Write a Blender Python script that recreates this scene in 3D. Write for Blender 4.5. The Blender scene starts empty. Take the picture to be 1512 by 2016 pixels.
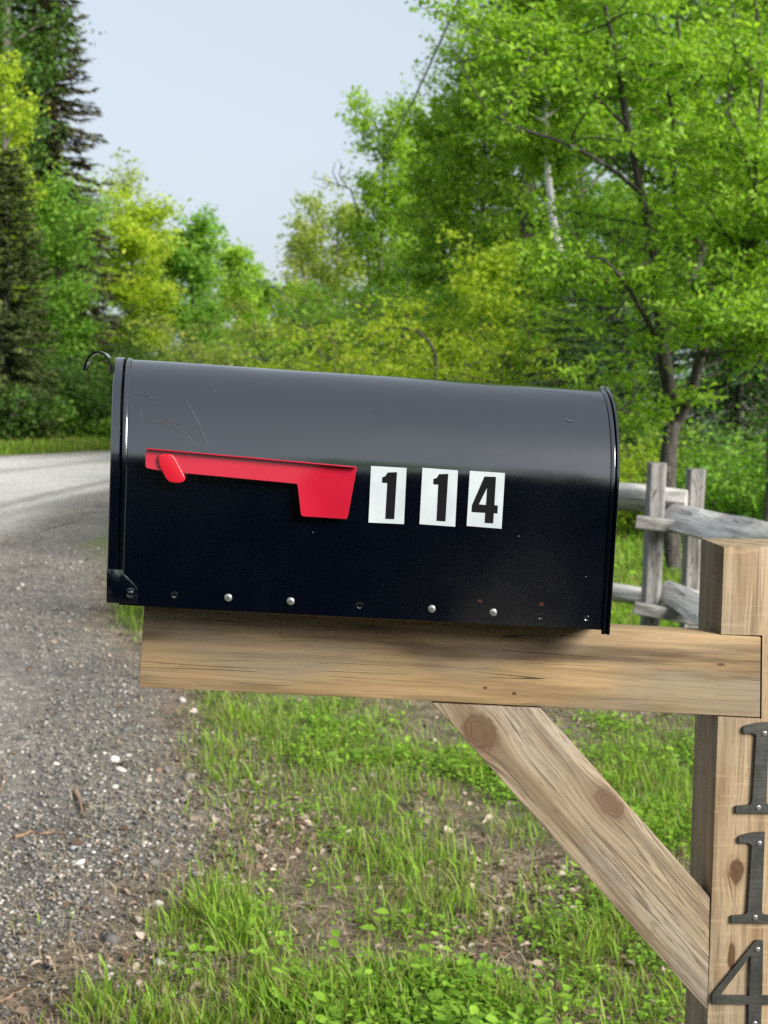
import bpy, bmesh, math, random
import numpy as np
from mathutils import Matrix, Vector
rad = math.radians
random.seed(7)
RNG = np.random.default_rng(11)
sc = bpy.context.scene
COL = sc.collection

# ------------------------------------------------------------------ camera
FPX = 2800.0
CAM = np.array([0, 0, 1.4])
PITCH, ROLL = 5.5, 1.2
CM = Matrix.Rotation(rad(90 - PITCH), 3, 'X') @ Matrix.Rotation(rad(ROLL), 3, 'Z')
CMn = np.array(CM)
cd = bpy.data.cameras.new('camera')
cam = bpy.data.objects.new('camera', cd)
COL.objects.link(cam)
cam.matrix_world = Matrix.Translation(CAM) @ CM.to_4x4()
cd.sensor_fit = 'VERTICAL'
cd.sensor_height = 36.0
cd.sensor_width = 27.0
cd.lens = FPX / 2016 * 36
cd.clip_start = 0.05
cd.clip_end = 2000
cd.dof.use_dof = True
cd.dof.focus_distance = 1.5
cd.dof.aperture_fstop = 13.0
sc.camera = cam


def ray(px, py):
    return CMn @ np.array([(px - 756) / FPX, -(py - 1008) / FPX, -1.0])


def gnd(px, py, z=0.0):
    """survey of the place: the ground point seen at a photo pixel"""
    r = ray(px, py)
    return CAM + r * ((z - CAM[2]) / r[2])


def at(px, py, Y):
    r = ray(px, py)
    return CAM + r * (Y / r[1])


PSI = 4.1
O0 = CAM + ray(756, 1218) / ray(756, 1218)[1] * 1.49


def frame(s, l):
    uh = np.array([math.cos(rad(PSI)), math.sin(rad(PSI)), 0])
    n = np.array([-math.sin(rad(PSI)), math.cos(rad(PSI)), 0])
    z = np.array([0, 0, 1.0])
    u = uh * math.cos(rad(s)) - z * math.sin(rad(s))
    w = z * math.cos(rad(l)) + uh * math.sin(rad(l))
    return np.stack([u, n, w], 1)


FB = frame(2.5, 1.5)     # mailbox and arm (sagging a little)
FP = frame(0.0, -0.5)    # post


def loc(px, py, n0, F):
    r = ray(px, py)
    n = F[:, 1]
    t = ((O0 - CAM) @ n + n0) / (r @ n)
    return np.linalg.solve(F, CAM + t * r - O0)


def uw(px, py, n0, F):
    a = loc(px, py, n0, F)
    return (a[0], a[2])


# ------------------------------------------------------------------ objects
LOC = {}


def tag(o, label=None, cat=None, group=None, kind=None):
    if label: o['label'] = label
    if cat: o['category'] = cat
    if group: o['group'] = group
    if kind: o['kind'] = kind
    return o


def empty(name, p, label, cat, group=None):
    o = bpy.data.objects.new(name, None)
    COL.objects.link(o)
    o.empty_display_size = 0.1
    o.location = [float(c) for c in p]
    LOC[o] = np.array(p, float)
    return tag(o, label, cat, group)


def link(name, me, mat, parent=None, root=None):
    """root: thing whose location the mesh was made relative to"""
    o = bpy.data.objects.new(name, me)
    if mat is not None and not me.materials:
        me.materials.append(mat)
    COL.objects.link(o)
    if parent is not None:
        o.parent = parent
    return o


def root_of(o):
    while o.parent is not None:
        o = o.parent
    return o


def np_mesh(name, V, loops, starts, attrs=None, smooth=False, facebool=None):
    me = bpy.data.meshes.new(name)
    V = np.asarray(V, np.float32)
    me.vertices.add(len(V))
    me.vertices.foreach_set('co', V.ravel())
    loops = np.asarray(loops, np.int32).ravel()
    me.loops.add(len(loops))
    me.loops.foreach_set('vertex_index', loops)
    me.polygons.add(len(starts))
    me.polygons.foreach_set('loop_start', np.asarray(starts, np.int32))
    if smooth:
        me.polygons.foreach_set('use_smooth', np.ones(len(starts), bool))
    for k, v in (attrs or {}).items():
        v = np.asarray(v, np.float32)
        if v.ndim == 1:
            a = me.attributes.new(k, 'FLOAT', 'POINT')
            a.data.foreach_set('value', v)
        else:
            a = me.attributes.new(k, 'FLOAT_VECTOR', 'POINT')
            a.data.foreach_set('vector', v.ravel())
    me.update(calc_edges=True)
    me.validate()
    return me


def finish(bm, name, mat, parent, F, G=None, c0=(0, 0, 0), smooth=None):
    """bmesh in frame coordinates -> world mesh (relative to its thing), grain coordinates kept"""
    bm.normal_update()
    me = bpy.data.meshes.new(name)
    bm.to_mesh(me)
    bm.free()
    n = len(me.vertices)
    co = np.empty(n * 3, np.float32)
    me.vertices.foreach_get('co', co)
    co = co.reshape(-1, 3).astype(float)
    g = co - np.array(c0)
    if G is not None:
        g = g @ np.asarray(G).T
    a = me.attributes.new('gco', 'FLOAT_VECTOR', 'POINT')
    a.data.foreach_set('vector', g.astype(np.float32).ravel())
    W = co @ F.T + O0
    if parent is not None:
        W = W - LOC[root_of(parent)]
    me.vertices.foreach_set('co', W.astype(np.float32).ravel())
    me.update()
    if smooth is not None:
        me.shade_smooth() if smooth >= 180 else me.set_sharp_from_angle(angle=rad(smooth))
        if smooth < 180:
            me.polygons.foreach_set('use_smooth', np.ones(len(me.polygons), bool))
    return link(name, me, mat, parent)


def bm_prism(poly, n0, n1, bevel=0.0, seg=2, bm=None):
    """polygon (x,z) extruded from depth n0 to n1"""
    bm = bm or bmesh.new()
    a = [bm.verts.new((p[0], n0, p[1])) for p in poly]
    b = [bm.verts.new((p[0], n1, p[1])) for p in poly]
    k = len(poly)
    fs = [bm.faces.new(a), bm.faces.new(b[::-1])]
    for i in range(k):
        j = (i + 1) % k
        fs.append(bm.faces.new((a[j], a[i], b[i], b[j])))
    bmesh.ops.recalc_face_normals(bm, faces=fs)
    if bevel:
        bmesh.ops.bevel(bm, geom=list(bm.edges), offset=bevel, segments=seg, affect='EDGES', profile=0.6)
    return bm


def tube_arrays(pts, radii, sides=8, caps=True):
    pts = np.asarray(pts, float)
    k = len(pts)
    t = np.gradient(pts, axis=0)
    t /= np.linalg.norm(t, axis=1)[:, None] + 1e-9
    ref = np.array([0.31, 0.95, 0.05]) if abs(t[0] @ np.array([0.31, 0.95, 0.05])) < 0.9 else np.array([1.0, 0, 0])
    a = np.cross(t, ref)
    a /= np.linalg.norm(a, axis=1)[:, None] + 1e-9
    b = np.cross(t, a)
    th = np.linspace(0, 2 * math.pi, sides, endpoint=False)
    ring = np.cos(th)[None, :, None] * a[:, None, :] + np.sin(th)[None, :, None] * b[:, None, :]
    V = (pts[:, None, :] + ring * np.asarray(radii)[:, None, None]).reshape(-1, 3)
    i = np.arange(k - 1)[:, None] * sides
    j = np.arange(sides)[None, :]
    j2 = (j + 1) % sides
    Fq = np.stack([i + j, i + j2, i + sides + j2, i + sides + j], -1).reshape(-1, 4)
    return V, Fq


class Quads:
    def __init__(s):
        s.V, s.F, s.n, s.A = [], [], 0, []

    def add(s, V, F, a=None):
        s.V.append(np.asarray(V, float))
        s.F.append(np.asarray(F) + s.n)
        s.n += len(V)
        if a is not None: s.A.append(np.broadcast_to(a, (len(V),)))

    def tube(s, pts, radii, sides=6):
        s.add(*tube_arrays(pts, radii, sides))

    def mesh(s, name, smooth=True, off=None):
        V = np.concatenate(s.V)
        if off is not None: V = V - off
        F = np.concatenate(s.F)
        w = F.shape[1]
        at_ = {'tint': np.concatenate(s.A)} if s.A else None
        return np_mesh(name, V, F, np.arange(len(F)) * w, at_, smooth)


# ------------------------------------------------------------------ numpy noise
_P = RNG.random((256, 256))


def vnoise(x, y):
    x = np.asarray(x, float); y = np.asarray(y, float)
    xi = np.floor(x).astype(int); yi = np.floor(y).astype(int)
    fx = x - xi; fy = y - yi
    fx = fx * fx * (3 - 2 * fx); fy = fy * fy * (3 - 2 * fy)
    g = lambda a, b: _P[a % 256, b % 256]
    return (g(xi, yi) * (1 - fx) + g(xi + 1, yi) * fx) * (1 - fy) + (g(xi, yi + 1) * (1 - fx) + g(xi + 1, yi + 1) * fx) * fy


def fbm(x, y, o=4):
    s = 0; a = 0.5; t = 0
    for k in range(o):
        s = s + a * vnoise(x * 2 ** k + 17.3 * k, y * 2 ** k + 5.1 * k); t += a; a *= 0.5
    return s / t


def sstep(a, b, x):
    t = np.clip((np.asarray(x, float) - a) / (b - a), 0, 1)
    return t * t * (3 - 2 * t)


# ------------------------------------------------------------------ materials
def new_mat(name):
    m = bpy.data.materials.new(name)
    m.use_nodes = True
    nt = m.node_tree
    nt.nodes.clear()
    out = nt.nodes.new('ShaderNodeOutputMaterial')
    return m, nt, out


def nd(nt, t, props=None, ins=None):
    n = nt.nodes.new(t)
    for k, v in (props or {}).items(): setattr(n, k, v)
    for k, v in (ins or {}).items():
        s = n.inputs[k]
        if hasattr(v, 'is_output'):
            nt.links.new(v, s)
        else:
            s.default_value = v
    return n


def math_(nt, op, a, b=0.0, c=0.0, clamp=False):
    n = nd(nt, 'ShaderNodeMath', {'operation': op, 'use_clamp': clamp}, {0: a, 1: b, 2: c})
    return n.outputs[0]


def mixc(nt, f, a, b, mode='MIX'):
    n = nd(nt, 'ShaderNodeMix', {'data_type': 'RGBA', 'blend_type': mode}, {0: f, 6: a, 7: b})
    return n.outputs[2]


def ramp(nt, f, stops):
    n = nd(nt, 'ShaderNodeValToRGB', None, {0: f})
    cr = n.color_ramp
    while len(cr.elements) < len(stops): cr.elements.new(0.5)
    for e, (p, c) in zip(cr.elements, stops):
        e.position = p
        e.color = (*c, 1) if len(c) == 3 else c
    return n.outputs[0]


def smooth_(nt, x, a, b, lo=0.0, hi=1.0):
    n = nd(nt, 'ShaderNodeMapRange', {'interpolation_type': 'SMOOTHSTEP'}, {0: x, 1: a, 2: b, 3: lo, 4: hi})
    return n.outputs[0]


def noise(nt, v, scale=1.0, detail=2.0, rough=0.5, dist=0.0):
    n = nd(nt, 'ShaderNodeTexNoise', None, {'Vector': v, 'Scale': scale, 'Detail': detail, 'Roughness': rough, 'Distortion': dist})
    return n.outputs[0]


def vscale(nt, v, s):
    return nd(nt, 'ShaderNodeVectorMath', {'operation': 'MULTIPLY'}, {0: v, 1: s}).outputs[0]


def attr(nt, name):
    return nd(nt, 'ShaderNodeAttribute', {'attribute_name': name})


def principled(nt, out, col, rough=0.6, spec=0.5, **kw):
    ins = {'Base Color': col if hasattr(col, 'is_output') else (*col, 1), 'Roughness': rough, 'Specular IOR Level': spec}
    ins.update(kw)
    p = nd(nt, 'ShaderNodeBsdfPrincipled', None, ins)
    if out is not None: nt.links.new(p.outputs[0], out.inputs[0])
    return p


def bump(nt, h, strength=0.5, dist=0.01):
    return nd(nt, 'ShaderNodeBump', None, {'Strength': strength, 'Distance': dist, 'Height': h}).outputs[0]


def plain(name, col, rough=0.5, spec=0.5, metal=0.0):
    m, nt, out = new_mat(name)
    principled(nt, out, col, rough, spec, Metallic=metal)
    return m


def leaf_mat(name, c0, c1, c2, trans=0.42, tcol=(1.15, 1.25, 0.5), rough=0.55, spec=0.28):
    """c0..c2: the leaf colours found in one crown, by a random number each leaf carries"""
    m, nt, out = new_mat(name)
    t = attr(nt, 'tint').outputs['Fac']
    col = ramp(nt, t, [(0.0, c0), (0.55, c1), (1.0, c2)])
    p = principled(nt, None, col, rough, spec)
    tc = mixc(nt, 1.0, col, (*tcol, 1), 'MULTIPLY')
    tr = nd(nt, 'ShaderNodeBsdfTranslucent', None, {0: tc})
    mx = nd(nt, 'ShaderNodeMixShader', None, {0: trans, 1: p.outputs[0], 2: tr.outputs[0]})
    nt.links.new(mx.outputs[0], out.inputs[0])
    return m


def wood_mat(name, light, dark, grey, greyamt=0.4, knots=(), band=18.0, crack=0.5, fibre=0.5, streak=0.0, seed=0.0, roughsaw=0.0, bumpd=0.0012, cw=1.0, hole=0.0):
    m, nt, out = new_mat(name)
    g = attr(nt, 'gco').outputs['Vector']
    g = nd(nt, 'ShaderNodeVectorMath', {'operation': 'ADD'}, {0: g, 1: (seed, 0, 0)}).outputs[0]
    sp = nd(nt, 'ShaderNodeSeparateXYZ', None, {0: g})
    x, y, z = sp.outputs
    zz = z
    kmask = None; kd = None
    for (x0, z0, rx, rz, spread) in knots:
        dx = math_(nt, 'MULTIPLY', math_(nt, 'SUBTRACT', x, x0 + seed), 1 / rx)
        dz = math_(nt, 'MULTIPLY', math_(nt, 'SUBTRACT', z, z0), 1 / rz)
        wob = noise(nt, vscale(nt, g, (90, 90, 90)), 1, 2)
        d2 = math_(nt, 'ADD', math_(nt, 'MULTIPLY', dx, dx), math_(nt, 'MULTIPLY', dz, dz))
        d = math_(nt, 'ADD', math_(nt, 'SQRT', d2), math_(nt, 'MULTIPLY', math_(nt, 'SUBTRACT', wob, 0.5), 0.7))
        e = math_(nt, 'EXPONENT', math_(nt, 'MULTIPLY', d2, -1 / spread))
        zz = math_(nt, 'SUBTRACT', zz, math_(nt, 'MULTIPLY', math_(nt, 'MULTIPLY', math_(nt, 'SUBTRACT', z, z0), e), 0.85))
        mk_ = smooth_(nt, d, 0.8, 1.1, 1.0, 0.0)
        kmask = mk_ if kmask is None else math_(nt, 'MAXIMUM', kmask, mk_)
        kd = d if kd is None else math_(nt, 'MINIMUM', kd, d)
    gv = nd(nt, 'ShaderNodeCombineXYZ', None, {0: x, 1: y, 2: zz}).outputs[0]
    wv = noise(nt, vscale(nt, gv, (2.2, 7, 8)), 1, 3, 0.55)
    ph = math_(nt, 'ADD', math_(nt, 'MULTIPLY', zz, band * 6.28), math_(nt, 'ADD', math_(nt, 'MULTIPLY', y, band * 4.0), math_(nt, 'MULTIPLY', wv, 13.0)))
    rings = math_(nt, 'MULTIPLY_ADD', math_(nt, 'SINE', ph), 0.5, 0.5)
    rings = math_(nt, 'POWER', rings, 2.6)
    n1 = smooth_(nt, noise(nt, vscale(nt, gv, (2.4, 25, 48)), 1, 5, 0.65), 0.34, 0.66)
    mixv = math_(nt, 'ADD', math_(nt, 'MULTIPLY', rings, 0.5), math_(nt, 'MULTIPLY', n1, 0.5))
    col = ramp(nt, mixv, [(0.2, light), (0.5, tuple((a * 0.55 + b * 0.45) for a, b in zip(light, dark))), (0.82, dark)])
    gm = smooth_(nt, noise(nt, vscale(nt, gv, (3.2, 9, 14)), 1, 3, 0.6, 0.3), 0.42, 0.66)
    col = mixc(nt, math_(nt, 'MULTIPLY', gm, greyamt), col, (*grey, 1))
    fb = noise(nt, vscale(nt, gv, (5, 120, 165)), 1, 4, 0.75)
    fbc = smooth_(nt, fb, 0.45, 0.63)
    col = mixc(nt, math_(nt, 'MULTIPLY', fbc, fibre * 0.6), col, tuple(0.38 * c for c in dark) + (1,))
    if streak:
        st = noise(nt, vscale(nt, gv, (0.9, 30, 55)), 1, 1, 0.5)
        sm = smooth_(nt, st, 0.62, 0.72)
        col = mixc(nt, math_(nt, 'MULTIPLY', sm, streak), col, tuple(c * 0.33 for c in dark) + (1,))
    hl = noise(nt, vscale(nt, gv, (1.1, 30, 70)), 1, 1.0, 0.5)
    for lv, wd_, am in ((0.40, 0.008, 0.7), (0.46, 0.006, 0.85), (0.51, 0.007, 0.95), (0.57, 0.009, 0.7)):
        lm = smooth_(nt, math_(nt, 'ABSOLUTE', math_(nt, 'SUBTRACT', hl, lv)), wd_ * 0.4, wd_ * 1.6, am * fibre, 0.0)
        col = mixc(nt, lm, col, tuple(0.45 * c for c in dark) + (1,))
    po = noise(nt, vscale(nt, gv, (45, 400, 520)), 1, 1.0, 0.5)
    col = mixc(nt, smooth_(nt, po, 0.60, 0.68, 0.0, 0.6 * fibre), col, tuple(0.4 * c for c in dark) + (1,))
    cn = noise(nt, vscale(nt, gv, (1.7, 10, 62)), 1, 0.6, 0.5)
    ca = math_(nt, 'ABSOLUTE', math_(nt, 'SUBTRACT', cn, 0.47))
    cl = smooth_(nt, ca, 0.003 * cw, 0.009 * cw, 1.0, 0.0)
    cmask = smooth_(nt, noise(nt, vscale(nt, g, (6, 10, 24)), 1, 1), 0.55, 0.64)
    cr = math_(nt, 'MULTIPLY', math_(nt, 'MULTIPLY', cl, cmask), crack)
    col = mixc(nt, cr, col, (0.035, 0.022, 0.012, 1))
    h = math_(nt, 'SUBTRACT', math_(nt, 'MULTIPLY', fb, 0.35 * fibre), math_(nt, 'MULTIPLY', cr, 1.6))
    if roughsaw:
        sw = noise(nt, vscale(nt, g, (190, 3, 16)), 1, 2)
        swm = smooth_(nt, sw, 0.56, 0.68)
        col = mixc(nt, math_(nt, 'MULTIPLY', swm, roughsaw * 0.5), col, tuple(min(1, c * 1.35) for c in light) + (1,))
        h = math_(nt, 'ADD', h, math_(nt, 'MULTIPLY', sw, roughsaw * 0.5))
    if kmask is not None:
        kr = math_(nt, 'MULTIPLY_ADD', math_(nt, 'SINE', math_(nt, 'MULTIPLY', kd, 26.0)), 0.5, 0.5)
        kc = mixc(nt, math_(nt, 'MULTIPLY', kr, 0.85), (dark[0] * 0.75, dark[1] * 0.62, dark[2] * 0.7, 1), (dark[0] * 0.3, dark[1] * 0.24, dark[2] * 0.25, 1))
        kc = mixc(nt, smooth_(nt, kd, 0.0, 0.5, 0.6 * (1 - hole), 0.0), kc, (dark[0] * 0.75, dark[1] * 0.68, dark[2] * 0.62, 1))
        if hole:
            kc = mixc(nt, math_(nt, 'MULTIPLY', smooth_(nt, noise(nt, vscale(nt, g, (150, 150, 150)), 1, 3), 0.33, 0.44), hole), kc, (0.006, 0.004, 0.003, 1))
        col = mixc(nt, math_(nt, 'MULTIPLY', kmask, 0.92), col, mixc(nt, smooth_(nt, fb, 0.4, 0.62, 0.0, 0.55), kc, (dark[0] * 0.3, dark[1] * 0.22, dark[2] * 0.2, 1)))
        col = mixc(nt, smooth_(nt, kd, 1.0, 1.9, 0.35, 0.0), col, (dark[0] * 0.7, dark[1] * 0.55, dark[2] * 0.4, 1))
    principled(nt, out, col, 0.62, 0.3, Normal=bump(nt, h, 0.7, bumpd))
    return m


M = {}
# mailbox enamel
m, nt, out = new_mat('black_enamel')
tc = nd(nt, 'ShaderNodeTexCoord').outputs['Object']
sm = noise(nt, vscale(nt, tc, (9, 9, 14)), 1, 4, 0.6)
spk = nd(nt, 'ShaderNodeTexVoronoi', None, {'Vector': tc, 'Scale': 70.0}).outputs['Distance']
spm = math_(nt, 'MULTIPLY', smooth_(nt, spk, 0.03, 0.06, 1, 0), smooth_(nt, noise(nt, tc, 33, 1), 0.6, 0.66))
streak = noise(nt, vscale(nt, tc, (55, 55, 4)), 1, 3, 0.6)
col = mixc(nt, math_(nt, 'MULTIPLY', smooth_(nt, streak, 0.5, 0.8), 0.25), (0.0005, 0.0011, 0.0034, 1), (0.002, 0.0032, 0.007, 1))
col = mixc(nt, math_(nt, 'MULTIPLY', spm, 0.5), col, (0.25, 0.26, 0.27, 1))
rg = math_(nt, 'MULTIPLY_ADD', sm, 0.10, 0.07)
orange = noise(nt, tc, 900, 1)
principled(nt, out, col, rg, 1.0, IOR=1.75, Normal=bump(nt, orange, 0.04, 0.0004))
M['enamel'] = m
m, nt, out = new_mat('red_plastic')
tc = nd(nt, 'ShaderNodeTexCoord').outputs['Object']
sm = noise(nt, vscale(nt, tc, (20, 20, 20)), 1, 3, 0.6)
principled(nt, out, mixc(nt, sm, (0.27, 0.005, 0.016, 1), (0.35, 0.009, 0.027, 1)), math_(nt, 'MULTIPLY_ADD', sm, 0.12, 0.13), 0.7)
M['red'] = m
M['knob_red'] = plain('red_knob_plastic', (0.36, 0.005, 0.016), 0.35, 0.5)
m, nt, out = new_mat('white_sticker')
tc = nd(nt, 'ShaderNodeTexCoord').outputs['Object']
sm = noise(nt, vscale(nt, tc, (30, 30, 16)), 1, 4, 0.65)
principled(nt, out, ramp(nt, sm, [(0.3, (0.30, 0.34, 0.355)), (0.7, (0.385, 0.425, 0.44))]), 0.4, 0.4)
M['sticker'] = m
M['ink'] = plain('black_ink', (0.003, 0.003, 0.004), 0.75, 0.1)
M['screw'] = plain('zinc_screw', (0.27, 0.27, 0.265), 0.34, 0.6, 0.7)
M['socket'] = plain('screw_recess', (0.05, 0.05, 0.05), 0.6)
M['rust'] = plain('rust', (0.035, 0.010, 0.007), 0.9, 0.2)
M['scratch'] = plain('scratched_paint', (0.10, 0.108, 0.12), 0.55, 0.4)
m, nt, out = new_mat('brushed_pewter')
g = attr(nt, 'gco').outputs['Vector']
sm = noise(nt, vscale(nt, g, (60, 60, 400)), 1, 3, 0.6)
bl = noise(nt, vscale(nt, g, (35, 35, 20)), 1, 3, 0.6)
principled(nt, out, ramp(nt, bl, [(0.3, (0.075, 0.079, 0.076)), (0.7, (0.15, 0.15, 0.14))]), math_(nt, 'MULTIPLY_ADD', sm, 0.3, 0.28), 0.5, Metallic=0.85)
M['pewter'] = m

# ------------------------------------------------------------------ mailbox
ms = (O0 - np.array([0, 0, 0]))
mail = empty('mailbox', O0 + FB @ np.array([-0.02, 0.108, 0.0]),
             'large black curbside mailbox with red flag down and white 114 stickers, on the wooden arm', 'mailbox')
RR, HS = 0.108, 0.148


def arch(off=0.0, nseg=40, low=0.0, nlow=10):
    """side profile (n, w) going up the near side, over and down the far one"""
    P = []
    for i in range(nlow):
        P.append((-off, low + (HS - low) * i / nlow))
    for i in range(nseg + 1):
        t = math.pi * i / nseg
        P.append((RR - (RR + off) * math.cos(t), HS + (RR + off) * math.sin(t)))
    for i in range(nlow):
        P.append((2 * RR + off, HS + (low - HS) * (i + 1) / nlow))
    return P


U0, U1 = -0.2785, 0.2375


def arch_shell(us, offs, low=0.0, capL=False, capR=False, wob=0.0, nseg=40):
    bm = bmesh.new()
    rows = []
    for u, of in zip(us, offs):
        P = arch(of, nseg, low)
        r = []
        for i, (n, w) in enumerate(P):
            if wob:
                k = wob * (float(fbm(u * 9 + 3, i * 0.16, 3)) - 0.5)
                cn, cw = (n - RR), max(0.0, w - HS)
                q = math.hypot(cn, cw) + 1e-6
                n += k * cn / q; w += k * cw / q
            du = (-0.0095 + 0.0135 * (u - U0) / (U1 - U0)) * min(1.0, max(0.0, n / RR)) ** 0.8
            r.append(bm.verts.new((u + du, n, w)))
        rows.append(r)
    for a, b in zip(rows, rows[1:]):
        for i in range(len(a) - 1):
            bm.faces.new((a[i], b[i], b[i + 1], a[i + 1]))
    if capL: bm.faces.new(rows[0])
    if capR: bm.faces.new(rows[-1][::-1])
    bmesh.ops.recalc_face_normals(bm, faces=bm.faces)
    return bm


us = list(np.linspace(U0, U1, 70))
bm = arch_shell(us, [0.0] * 70, 0.0, wob=0.0012)
# folded bottom lip and floor of the box, a little above the skirt
fl = [bm.verts.new((u, n, 0.012)) for u, n in ((U0, 0.0015), (U1, 0.0015), (U1, 2 * RR - 0.0015), (U0, 2 * RR - 0.0015))]
bm.faces.new(fl)
finish(bm, 'body', M['enamel'], mail, FB, smooth=35)
# raised bead at the mouth of the body
ub = U0
bm = arch_shell([ub - 0.001, ub - 0.001, ub + 0.0005, ub + 0.0025, ub + 0.004, ub + 0.0045], [0.0004, 0.0012, 0.0017, 0.0016, 0.0009, 0.0001], 0.03)
finish(bm, 'front_bead', M['enamel'], mail, FB, smooth=50)
# door: shallow pan with a rim over the mouth
ud0, ud1 = -0.2915, -0.2815
bm = arch_shell([ud0 + 0.0004, ud0, ud0 + 0.0009, ud1 - 0.0012, ud1], [-0.006, 0.0006, 0.0018, 0.0019, 0.0004], 0.002, capL=True)
finish(bm, 'door', M['enamel'], mail, FB, smooth=22)
door = [o for o in mail.children if o.name.startswith('door')][0]
# hinge ear of the door lapping the body side
ear = [uw(px, py, -0.002, FB) for px, py in ((210, 1120), (240, 1122), (245, 1133), (256, 1143), (266, 1153), (271, 1162), (272, 1189), (210, 1186.5))]
bm = bm_prism(ear, -0.0027, -0.0012, 0.0004, 2)
finish(bm, 'hinge_ear', M['enamel'], door, FB, smooth=40)


def disc(uwc, n, r, h, seg=20, dome=True):
    bm = bmesh.new()
    rows = []
    prof = [(1.0, 0.0), (1.0, 0.45), (0.88, 0.8), (0.6, 0.97), (0.25, 1.0)] if dome else [(1, 0), (1, 0.7), (0.9, 1.0)]
    for (q, d) in prof:
        rows.append([bm.verts.new((uwc[0] + r * q * math.cos(2 * math.pi * i / seg), n - h * d, uwc[1] + r * q * math.sin(2 * math.pi * i / seg))) for i in range(seg)])
    for a, b in zip(rows, rows[1:]):
        for i in range(seg):
            bm.faces.new((a[i], a[(i + 1) % seg], b[(i + 1) % seg], b[i]))
    bm.faces.new(rows[-1])
    bmesh.ops.recalc_face_normals(bm, faces=bm.faces)
    return bm


rv = uw(257, 1168, -0.0036, FB)
bm = bmesh.new()
ringp = [(0.0056, 0.0), (0.0056, 0.0012), (0.0046, 0.0014), (0.0042, 0.0006), (0.0036, 0.0004), (0.0030, 0.0016), (0.0016, 0.0022), (0.0004, 0.0023)]
rows = [[bm.verts.new((rv[0] + q * math.cos(2 * math.pi * i / 22), -0.0035 - d, rv[1] + q * math.sin(2 * math.pi * i / 22))) for i in range(22)] for q, d in ringp]
for a, b in zip(rows, rows[1:]):
    for i in range(22): bm.faces.new((a[i], a[(i + 1) % 22], b[(i + 1) % 22], b[i]))
bm.faces.new(rows[-1])
bmesh.ops.recalc_face_normals(bm, faces=bm.faces)
finish(bm, 'hinge_rivet', M['enamel'], door, FB, smooth=40)
# door pull: curled strip at the crown of the door
hk = [(222, 735), (221.5, 722), (217, 708), (209, 698), (198, 693), (187, 695.5), (178, 703), (172, 715), (168, 729)]
pp = [uw(px, py, RR, FB) for px, py in hk]
bm = bmesh.new()
for sgn_rows in (0,):
    th = 0.0011
    L_, R_ = [], []
    for i, p in enumerate(pp):
        a = np.array(pp[max(0, i - 1)]); b = np.array(pp[min(len(pp) - 1, i + 1)])
        t = (b - a) / np.linalg.norm(b - a); nn = np.array([-t[1], t[0]])
        hw = 0.016 - 0.004 * (i / (len(pp) - 1)) ** 2
        o1 = np.array(p) + nn * th; o2 = np.array(p) - nn * th
        L_.append([bm.verts.new((o1[0], RR - hw, o1[1])), bm.verts.new((o1[0], RR + hw, o1[1])),
                   bm.verts.new((o2[0], RR + hw, o2[1])), bm.verts.new((o2[0], RR - hw, o2[1]))])
    for a, b in zip(L_, L_[1:]):
        for i in range(4): bm.faces.new((a[i], a[(i + 1) % 4], b[(i + 1) % 4], b[i]))
    bm.faces.new(L_[0]); bm.faces.new(L_[-1][::-1])
bmesh.ops.recalc_face_normals(bm, faces=bm.faces)
finish(bm, 'door_pull', M['enamel'], door, FB, smooth=40)
# rear panel: standing seam of two ridges
ur = U1
bm = arch_shell([ur - 0.0035, ur - 0.003, ur - 0.001, ur + 0.0006, ur + 0.001, ur + 0.0012, ur + 0.0028, ur + 0.0046, ur + 0.0052, ur + 0.004],
                [0.0004, 0.0022, 0.003, 0.0028, 0.0006, 0.0006, 0.0048, 0.0054, 0.004, -0.004], -0.004, capR=True)
finish(bm, 'rear_panel', M['enamel'], mail, FB, smooth=45)

# flag
NF = -0.0085
FL = [(287, 888), (290, 884.5), (700, 921), (702, 924), (684.5, 1019), (681, 1022.5), (596, 1016.5), (592, 1013), (585.5, 955), (583, 952.5), (320, 927.5), (290, 922), (286, 918)]
bm = bm_prism([uw(px, py, NF, FB) for px, py in FL], NF, NF + 0.0012, 0.0004, 1)
ftop = uw(289, 884, NF, FB); ftr = uw(701, 920.5, NF, FB)
for ax, rng_ in ((0, np.linspace(ftop[0], ftr[0], 40)[1:-1]), (2, np.linspace(ftr[1] - 0.058, ftop[1], 18)[1:-1])):
    for v_ in rng_:
        pc = [0, 0, 0]; pc[ax] = v_; pn = [0, 0, 0]; pn[ax] = 1
        bmesh.ops.bisect_plane(bm, geom=bm.verts[:] + bm.edges[:] + bm.faces[:], plane_co=pc, plane_no=pn)
for v in bm.verts:       # the thin sheet leans out a little at its foot and is twisted straight again at the tip
    q = (v.co.x - ftop[0]) / (ftr[0] - ftop[0])
    dw = ftop[1] + (ftr[1] - ftop[1]) * q - v.co.z
    v.co.y -= max(0.0, dw) * 0.105 * (1 - float(sstep(0.72, 0.96, q + dw * 1.5)))
flag = finish(bm, 'flag', M['red'], mail, FB, smooth=40)
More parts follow.
